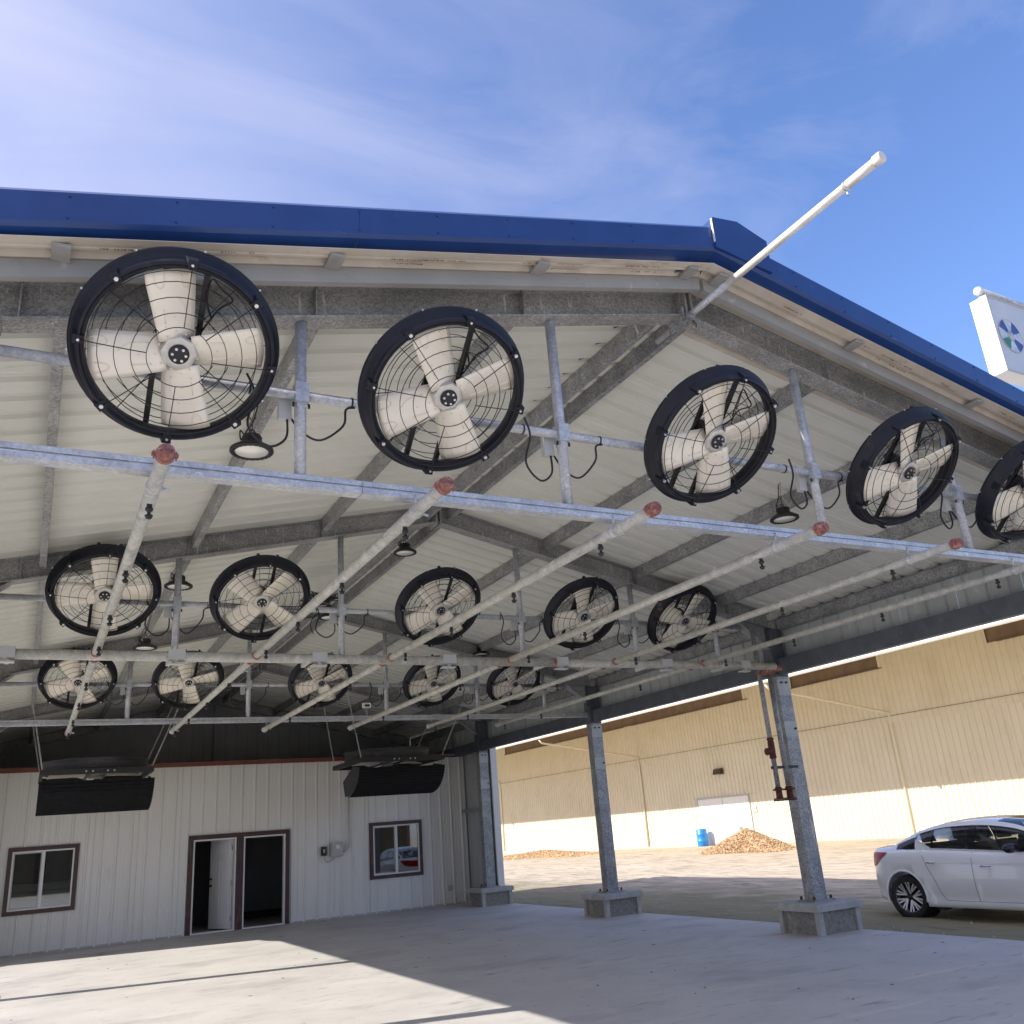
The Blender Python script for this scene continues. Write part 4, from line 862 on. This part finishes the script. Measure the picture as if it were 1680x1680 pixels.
# ------------------------------------------------------------------ white sedan
def cr(xs, ys, x):      # smooth interpolation of a table
    if x <= xs[0]: return ys[0]
    if x >= xs[-1]: return ys[-1]
    i = max(k for k in range(len(xs)) if xs[k] <= x); i = min(i, len(xs)-2)
    t_ = (x-xs[i])/(xs[i+1]-xs[i])
    m0 = (ys[i+1]-ys[i-1])/(xs[i+1]-xs[i-1]) if i > 0 else (ys[1]-ys[0])/(xs[1]-xs[0])
    m1_ = (ys[i+2]-ys[i])/(xs[i+2]-xs[i]) if i+2 < len(xs) else (ys[-1]-ys[-2])/(xs[-1]-xs[-2])
    h = xs[i+1]-xs[i]; return (2*t_**3-3*t_**2+1)*ys[i]+(t_**3-2*t_**2+t_)*h*m0+(-2*t_**3+3*t_**2)*ys[i+1]+(t_**3-t_**2)*h*m1_
car = thing('parked_car', 'white four door saloon car parked on dirt beside the near column', 'car', (9.17, 6.93, -.135), rot=(0, 0, -PI/2))
# local: +x towards the front, y left; the right side (y<0) faces the shed
S_ = [0, .06, .2, .5, .9, 1.4, 2.0, 2.7, 3.3, 3.8, 4.2, 4.55, 4.78, 4.90]
Wt = [.32, .52, .70, .845, .905, .92, .92, .92, .915, .90, .87, .80, .68, .50]
Zb = [.42, .34, .28, .23, .20, .185, .185, .185, .185, .19, .20, .21, .23, .30]
Zs = [.98, 1.015, 1.03, 1.045, 1.05, 1.045, 1.02, .985, .955, .93, .89, .83, .74, .62]
Zc = [1.06, 1.09, 1.10, 1.11, 1.10, 1.05, 1.03, 1.00, .99, .98, .95, .89, .80, .66]
sts = [i*.07 for i in range(71)]; sts[-1] = 4.90
def sec(s):
    w_ = cr(S_, Wt, s); z0 = cr(S_, Zb, s); zs = cr(S_, Zs, s); zc = cr(S_, Zc, s)
    pts = [(0, z0), (w_*.80, z0), (w_*.955, z0+.015), (w_*.985, z0+.07), (w_*.965, z0+.12), (w_*.985, z0+.22), (w_*1.0, .52), (w_*1.0, .66), (w_*.985, zs-.20), (w_*.975, zs-.12), (w_*.945, zs-.05), (w_*.90, zs), (w_*.72, (zs+zc)/2+.01), (w_*.4, zc-.004), (0, zc)]
    return pts
vs = []; np_ = len(sec(0))
def fullsec(s):
    p = sec(s); return [(-y_, z) for y_, z in p]+[(y_, z) for y_, z in reversed(p[1:-1])]
m_ = len(fullsec(0)); fs = []
for s in sts:
    k_ = 0
    for (y_, z) in fullsec(s): 
        bow = 0
        if s < .3: bow = .05*(1-abs(z-.62)/.5)*(1-s/.3)
        vs.append((s-bow*.5+.0, y_, z))
cab0, cab1 = .98, 3.48
for i in range(len(sts)-1):
    for j in range(m_):
        j2 = (j+1) % m_; zmid = fullsec(sts[i])[j]
        if cab0 < sts[i]+.035 < cab1:
            a_, c_ = fullsec(sts[i])[j], fullsec(sts[i])[j2]; ws = cr(S_, Wt, sts[i])
            if min(a_[1], c_[1]) > cr(S_, Zs, sts[i])-.03 and max(abs(a_[0]), abs(c_[0])) <= ws*.901: continue
        fs.append((i*m_+j, i*m_+j2, (i+1)*m_+j2, (i+1)*m_+j))
fs.append(tuple(range(m_))[::-1]); fs.append(tuple((len(sts)-1)*m_+k for k in range(m_)))
b = MB(); b.add(vs, fs, True); bodyme = b.mesh('body', 'carpaint')
body = link('body', bodyme, car)
# wheel arches by boolean with cylinders
RW, FWx = .93, 3.76; WR = .335; WZ = WR
cut = MB()
for sx in (RW, FWx):
    for sy in (-1, 1):
        cut.tube([(sx, sy*.66, WZ+.015), (sx, sy*1.2, WZ+.015)], .385, 40, smooth=False)
cme = cut.mesh('cut', 'cabin'); cob = bpy.data.objects.new('cut', cme); COL.objects.link(cob)
tmp = bpy.data.objects.new('tmp', bodyme); COL.objects.link(tmp)
md = tmp.modifiers.new('b', 'BOOLEAN'); md.operation = 'DIFFERENCE'; md.object = cob; md.solver = 'FAST'
bpy.context.view_layer.update()
dg = bpy.context.evaluated_depsgraph_get(); nm = bpy.data.meshes.new_from_object(tmp.evaluated_get(dg)); nm.name = 'body'
bpy.data.objects.remove(tmp); bpy.data.objects.remove(cob)
if len(nm.polygons) > 200: body.data = nm
if len(body.data.materials) < 2: body.data.materials.append(MT['cabin'])
for sx in (RW, FWx):
    for sy in (-1, 1):
        b = MB(); n = 20; pr_ = []
        for r0, y0_ in ((.386, .935), (.398, .935), (.398, .90), (.386, .90)):
            pass
        vs2 = []; fs2 = []
        for k in range(n+1):
            a = R(-12+204*k/n)
            for r0, y0_ in ((.372, .926), (.40, .918), (.40, .88), (.372, .88)): vs2.append((sx+r0*math.cos(a), sy*y0_*(1 if sx < 2 else .985), WZ+.015+r0*math.sin(a)))
        for k in range(n):
            for q in range(4): fs2.append((k*4+q, k*4+(q+1) % 4, (k+1)*4+(q+1) % 4, (k+1)*4+q))
        b.add(vs2, fs2, True); b.build('arch_lip', 'carpaint', car)
b = MB()
for sx in (RW, FWx):
    for sy in (-1, 1): b.tube([(sx, sy*.55, WZ+.03), (sx, sy*.88, WZ+.03)], .384, 28, cap=False, smooth=True)
b.box((.3, -.55, .22), (4.6, .55, .3)); b.build('wheel_well', 'cabin', car)
# greenhouse
Gs = [.62, .9, 1.2, 1.6, 2.0, 2.45, 2.9, 3.2, 3.5, 3.8, 4.0]
Gz = [1.09, 1.20, 1.31, 1.405, 1.438, 1.435, 1.375, 1.28, 1.14, 1.0, .95]
Gw = [.70, .69, .67, .645, .63, .62, .635, .665, .70, .74, .76]
def rail_(s): return (s, cr(Gs, Gw, s), cr(Gs, Gz, s))
def belt_(s): return (s, cr(S_, Wt, s)*.902, cr(S_, Zs, s)-.002)
def sidep(s, f, sy): 
    a, c = Vector(belt_(s)), Vector(rail_(s)); p = a.lerp(c, f); bul = .03*math.sin(PI*f)*max(0, min(1, (c.z-a.z)/.3)); return Vector((p.x, sy*(p.y+bul), p.z))
def sidepatch(s0, s1, f0, f1, sy, off=0, ns=None):
    ns = ns or max(1, int((s1-s0)/.06)); b = MB(); vs = []
    f0f = f0 if callable(f0) else (lambda s: f0); f1f = f1 if callable(f1) else (lambda s: f1)
    for i in range(ns+1):
        s = s0+(s1-s0)*i/ns
        for j in range(5):
            f = f0f(s)+(f1f(s)-f0f(s))*j/4; p = sidep(s, f, sy); vs.append((p.x, p.y-sy*off, p.z))
    b.add(vs, [(i*5+j, i*5+j+1, (i+1)*5+j+1, (i+1)*5+j) for i in range(ns) for j in range(4)], True)
    return b
# window outline: lower edge follows the belt, rear corner kicks up
wl0, wl1 = 1.18, 3.18
for sy, nm_ in ((-1, 'right'), (1, 'left')):
    top = .86
    low = lambda s: .05+max(0, (1.50-s)/.32)*.55 if s < 1.50 else .05
    def lowf(s): return min(top, low(s))
    b = MB()
    for pc in (sidepatch(.66, 1.19, .74, 1, sy), sidepatch(.66, .80, 0, .74, sy), sidepatch(1.19, 3.18, top, 1, sy), sidepatch(3.18, 3.62, 0, 1, sy), sidepatch(1.19, 1.5, 0, lowf, sy), sidepatch(1.5, 3.18, 0, .05, sy)):
        b.add(pc.v, pc.f, True)
    b.build('roof_side', 'carpaint', car)
    for s0, s1 in ((1.20, 1.50), (1.54, 2.16), (2.29, 3.0)):
        sidepatch(s0, s1, lowf, top, sy, .012).build('side_window', 'carglass', car)
    b = MB()
    for s0, s1 in ((1.50, 1.54), (2.16, 2.29), (3.0, 3.18), (1.19, 1.21)): pc = sidepatch(s0, s1, lowf, top, sy, .004); b.add(pc.v, pc.f, True)
    pc = sidepatch(.80, 1.19, .06, .74, sy, .003); b.add(pc.v, pc.f, True)
    pc = sidepatch(1.2, 3.17, lambda s: top-.035, top, sy, -.002); b.add(pc.v, pc.f, True)
    b.build('pillar_trim', 'carblack', car)
    b = MB(); b.tube([sidep(s, .055, sy)+Vector((0, sy*.004, 0)) for s in [1.5+.1*k for k in range(17)]], .008, 5); b.tube([sidep(1.5-.31*q/5, min(top, low(1.5-.31*q/5)), sy)+Vector((0, sy*.004, 0)) for q in range(6)], .008, 5); b.build('chrome_strip', 'chrome', car)
    # mirror
    mp_ = sidep(2.98, .12, sy)
    b = MB(); b.lathe([(0, -.12), (.05, -.115), (.085, -.07), (.095, 0), (.085, .07), (.05, .10), (0, .105)], (mp_.x+.02, mp_.y+sy*.17, mp_.z+.035), 16, T=Matrix(((.75, 0, 0), (0, 0, 1.1), (0, .72, 0)))); b.tube([(mp_.x+.05, mp_.y-sy*.01, mp_.z), (mp_.x+.03, mp_.y+sy*.10, mp_.z+.01)], .03, 8); b.build('mirror', 'carblack', car)
    # door seams and handles
    def bs(s, z, o=.0015):
        w_ = cr(S_, Wt, s); z0 = cr(S_, Zb, s); zs = cr(S_, Zs, s)
        T_ = sorted([(z0+.12, .965), (z0+.22, .985), (.52, 1.0), (.66, 1.0), (zs-.20, .985), (zs-.12, .975), (zs-.05, .945), (zs, .90)])
        f = cr([q[0] for q in T_], [q[1] for q in T_], z); bow = .05*(1-abs(z-.62)/.5)*(1-s/.3) if s < .3 else 0; return Vector((s-bow*.5, sy*(w_*f+o), z))
    b = MB()
    b.tube([bs(2.24, z) for z in (.30, .5, .66, .8, .9, 1.0)], .0035, 4); b.tube([bs(s, z) for s, z in ((3.24, .30), (3.28, .5), (3.28, .7), (3.24, .85), (3.18, .94))], .0035, 4)
    b.tube([bs(s, z) for s, z in ((1.30, 1.035), (1.36, .93), (1.42, .80), (1.50, .66), (1.56, .52), (1.60, .40), (1.66, .31))], .0035, 4); b.tube([bs(s, .302) for s in (1.66, 2.0, 2.24, 2.8, 3.24)], .0035, 4); b.build('door_gap', 'cabin', car)
    for s in (1.42, 2.38):
        b = MB(); p = [bs(s+dx, .86-(s-1.46)*.055, o) for dx, o in ((0, .012), (.03, .03), (.16, .032), (.19, .012))]; b.tube(p, [.010, .018, .018, .010], 6); b.build('handle', 'chrome', car)
    b = MB(); p = [bs(s, .83-.01*s+.035, .001) for s in [.5+.15*k for k in range(22)]]; b.tube(p, .004, 4); b.build('crease', 'carpaint', car)
    # tail light wrapping the corner
    b = MB(); vs3 = []; nn = 12
    for i in range(nn+1):
        s_ = .0+.60*i/nn; zu = .985+.03*min(1, s_/.3); zl = .77+(.03*s_/.26 if s_ < .26 else .03+.205*min(1, (s_-.26)/.34)); zl = min(zl, zu-.012)
        for j in range(5): vs3.append(bs(s_, zl+(zu-zl)*j/4, .010))
    b.add(vs3, [(i*5+j, i*5+j+1, (i+1)*5+j+1, (i+1)*5+j) for i in range(nn) for j in range(4)], True); b.build('tail_light', 'tail', car)
    b = MB(); vs3 = [bs(s, z, .004) for s, z in ((4.35, .68), (4.62, .66), (4.76, .60), (4.68, .76), (4.40, .80))]; b.add(vs3+[v-Vector((0, sy*.05, 0)) for v in vs3], [(0, 1, 2, 3, 4), (9, 8, 7, 6, 5)]+[(i, (i+1) % 5, 5+(i+1) % 5, 5+i) for i in range(5)]); b.build('headlight', 'chrome', car)
def toppatch(s0, s1, name, m, inset=0, off=0):
    ns = max(2, int((s1-s0)/.08)); b = MB(); vs = []
    for i in range(ns+1):
        s = s0+(s1-s0)*i/ns; _, w_, z = rail_(s); w_ -= inset
        for j in range(11): v = -1+.2*j; vs.append((s, v*w_, z+.045*(1-v*v)*min(1, (s-.5)/.8)+off-.02*abs(v)**6))
    b.add(vs, [(i*11+j, i*11+j+1, (i+1)*11+j+1, (i+1)*11+j) for i in range(ns) for j in range(10)], True); return b.build(name, m, car)
toppatch(1.56, 2.60, 'roof', 'carpaint'); toppatch(.72, 1.56, 'rear_window', 'carglass', .03, .004); toppatch(2.60, 3.66, 'windscreen', 'carglass', .03, .004)
# interior
b = MB(); b.box((.95, -.78, .26), (3.9, .78, .62)); b.box((.62, -.7, .80), (1.25, .7, 1.0)); b.box((3.45, -.76, .62), (3.95, .76, .96)); b.build('cabin_floor', 'cabin', car)
def seat_(x, y, wd, nm_='seat'):
    b = MB(); b.box((x-.05, y-wd/2, .5), (x+.5, y+wd/2, .68)); b.hexa([(x-.10, y-wd/2, .6), (x+.06, y-wd/2, .6), (x+.06, y+wd/2, .6), (x-.10, y+wd/2, .6), (x-.30, y-wd/2+.05, 1.12), (x-.2, y-wd/2+.05, 1.12), (x-.2, y+wd/2-.05, 1.12), (x-.30, y+wd/2-.05, 1.12)]); o = b.build(nm_, 'seat', car)
    for k in ((0,) if wd < .8 else (-.4, .4)): b = MB(); b.hexa([(x-.31, y+k-.12, 1.14), (x-.21, y+k-.12, 1.14), (x-.21, y+k+.12, 1.14), (x-.31, y+k+.12, 1.14), (x-.34, y+k-.10, 1.32), (x-.26, y+k-.10, 1.32), (x-.26, y+k+.10, 1.32), (x-.34, y+k+.10, 1.32)]); b.build('headrest', 'seat', o)
seat_(2.25, -.38, .5); seat_(2.25, .38, .5); seat_(1.42, 0, 1.3)
# wheels
def wheel_():
    wb = MB(); wb.lathe([(.215, -.10), (.30, -.11), (.325, -.095), (.335, -.06), (.335, .06), (.325, .095), (.30, .11), (.235, .105), (.225, .09), (.215, .0)], n=40, closed=True); ty = wb.mesh('tyre', 'tyre')
    wb = MB(); wb.lathe([(.226, .095), (.236, .10), (.232, .085), (.215, .06), (.205, -.08), (.215, -.09), (.222, .0)], n=40, closed=True); ri = wb.mesh('rim', 'rim')
    wb = MB(); wb.lathe([(.0, -.02), (.215, -.02), (.215, .0), (.0, .0)], n=30); da = wb.mesh('brake_disc', 'rimdark')
    wb = MB()
    for k in range(10):
        a = 2*PI*(k//2)/5+(-.20 if k % 2 else .20)
        a2 = 2*PI*(k//2)/5+(-.44 if k % 2 else .44)
        for (aa, bb_) in ((a, a-.0), (a2, a2)):
            p0 = Vector((.05*math.cos(2*PI*(k//2)/5), .05*math.sin(2*PI*(k//2)/5), .075)); p1 = Vector((.222*math.cos(aa), .222*math.sin(aa), .088)); d = (p1-p0).normalized(); n2 = Vector((-d.y, d.x, 0))
            wb.add([p0-n2*.010, p1-n2*.013, p1+n2*.013, p0+n2*.010, p0-n2*.010-Vector((0, 0, .03)), p1-n2*.013-Vector((0, 0, .03)), p1+n2*.013-Vector((0, 0, .03)), p0+n2*.010-Vector((0, 0, .03))], [(0, 1, 2, 3), (0, 4, 5, 1), (3, 2, 6, 7)])
    sp_ = wb.mesh('spokes', 'rim')
    wb = MB(); wb.lathe([(0, .086), (.03, .084), (.052, .07), (.055, .03)], n=16); cp_ = wb.mesh('hub_cap', 'rimdark')
    return ty, ri, da, sp_, cp_
WM = wheel_()
for sx in (RW, FWx):
    for sy in (-1, 1):
        wo = link('wheel', WM[0], car, (sx, sy*.80, WZ), (sy*-PI/2, 0, random.uniform(0, 1)))
        for me_, nm_ in zip(WM[1:], ('rim', 'brake_disc', 'spokes', 'hub_cap')): link(nm_, me_, wo)
b = MB(); b.box((1.42, -.86, .16), (1.56, -.70, .22)); b.build('mud_flap', 'carblack', car)
b = MB(); b.box((-.03, -.26, .62), (.0, .26, .76)); b.build('number_plate', 'whitepaint', car)
b = MB(); b.hexa([(.05, -.3, .24), (.5, -.5, .22), (.5, .5, .22), (.05, .3, .24), (.03, -.3, .36), (.5, -.5, .3), (.5, .5, .3), (.03, .3, .36)]); b.build('rear_valance', 'carblack', car)
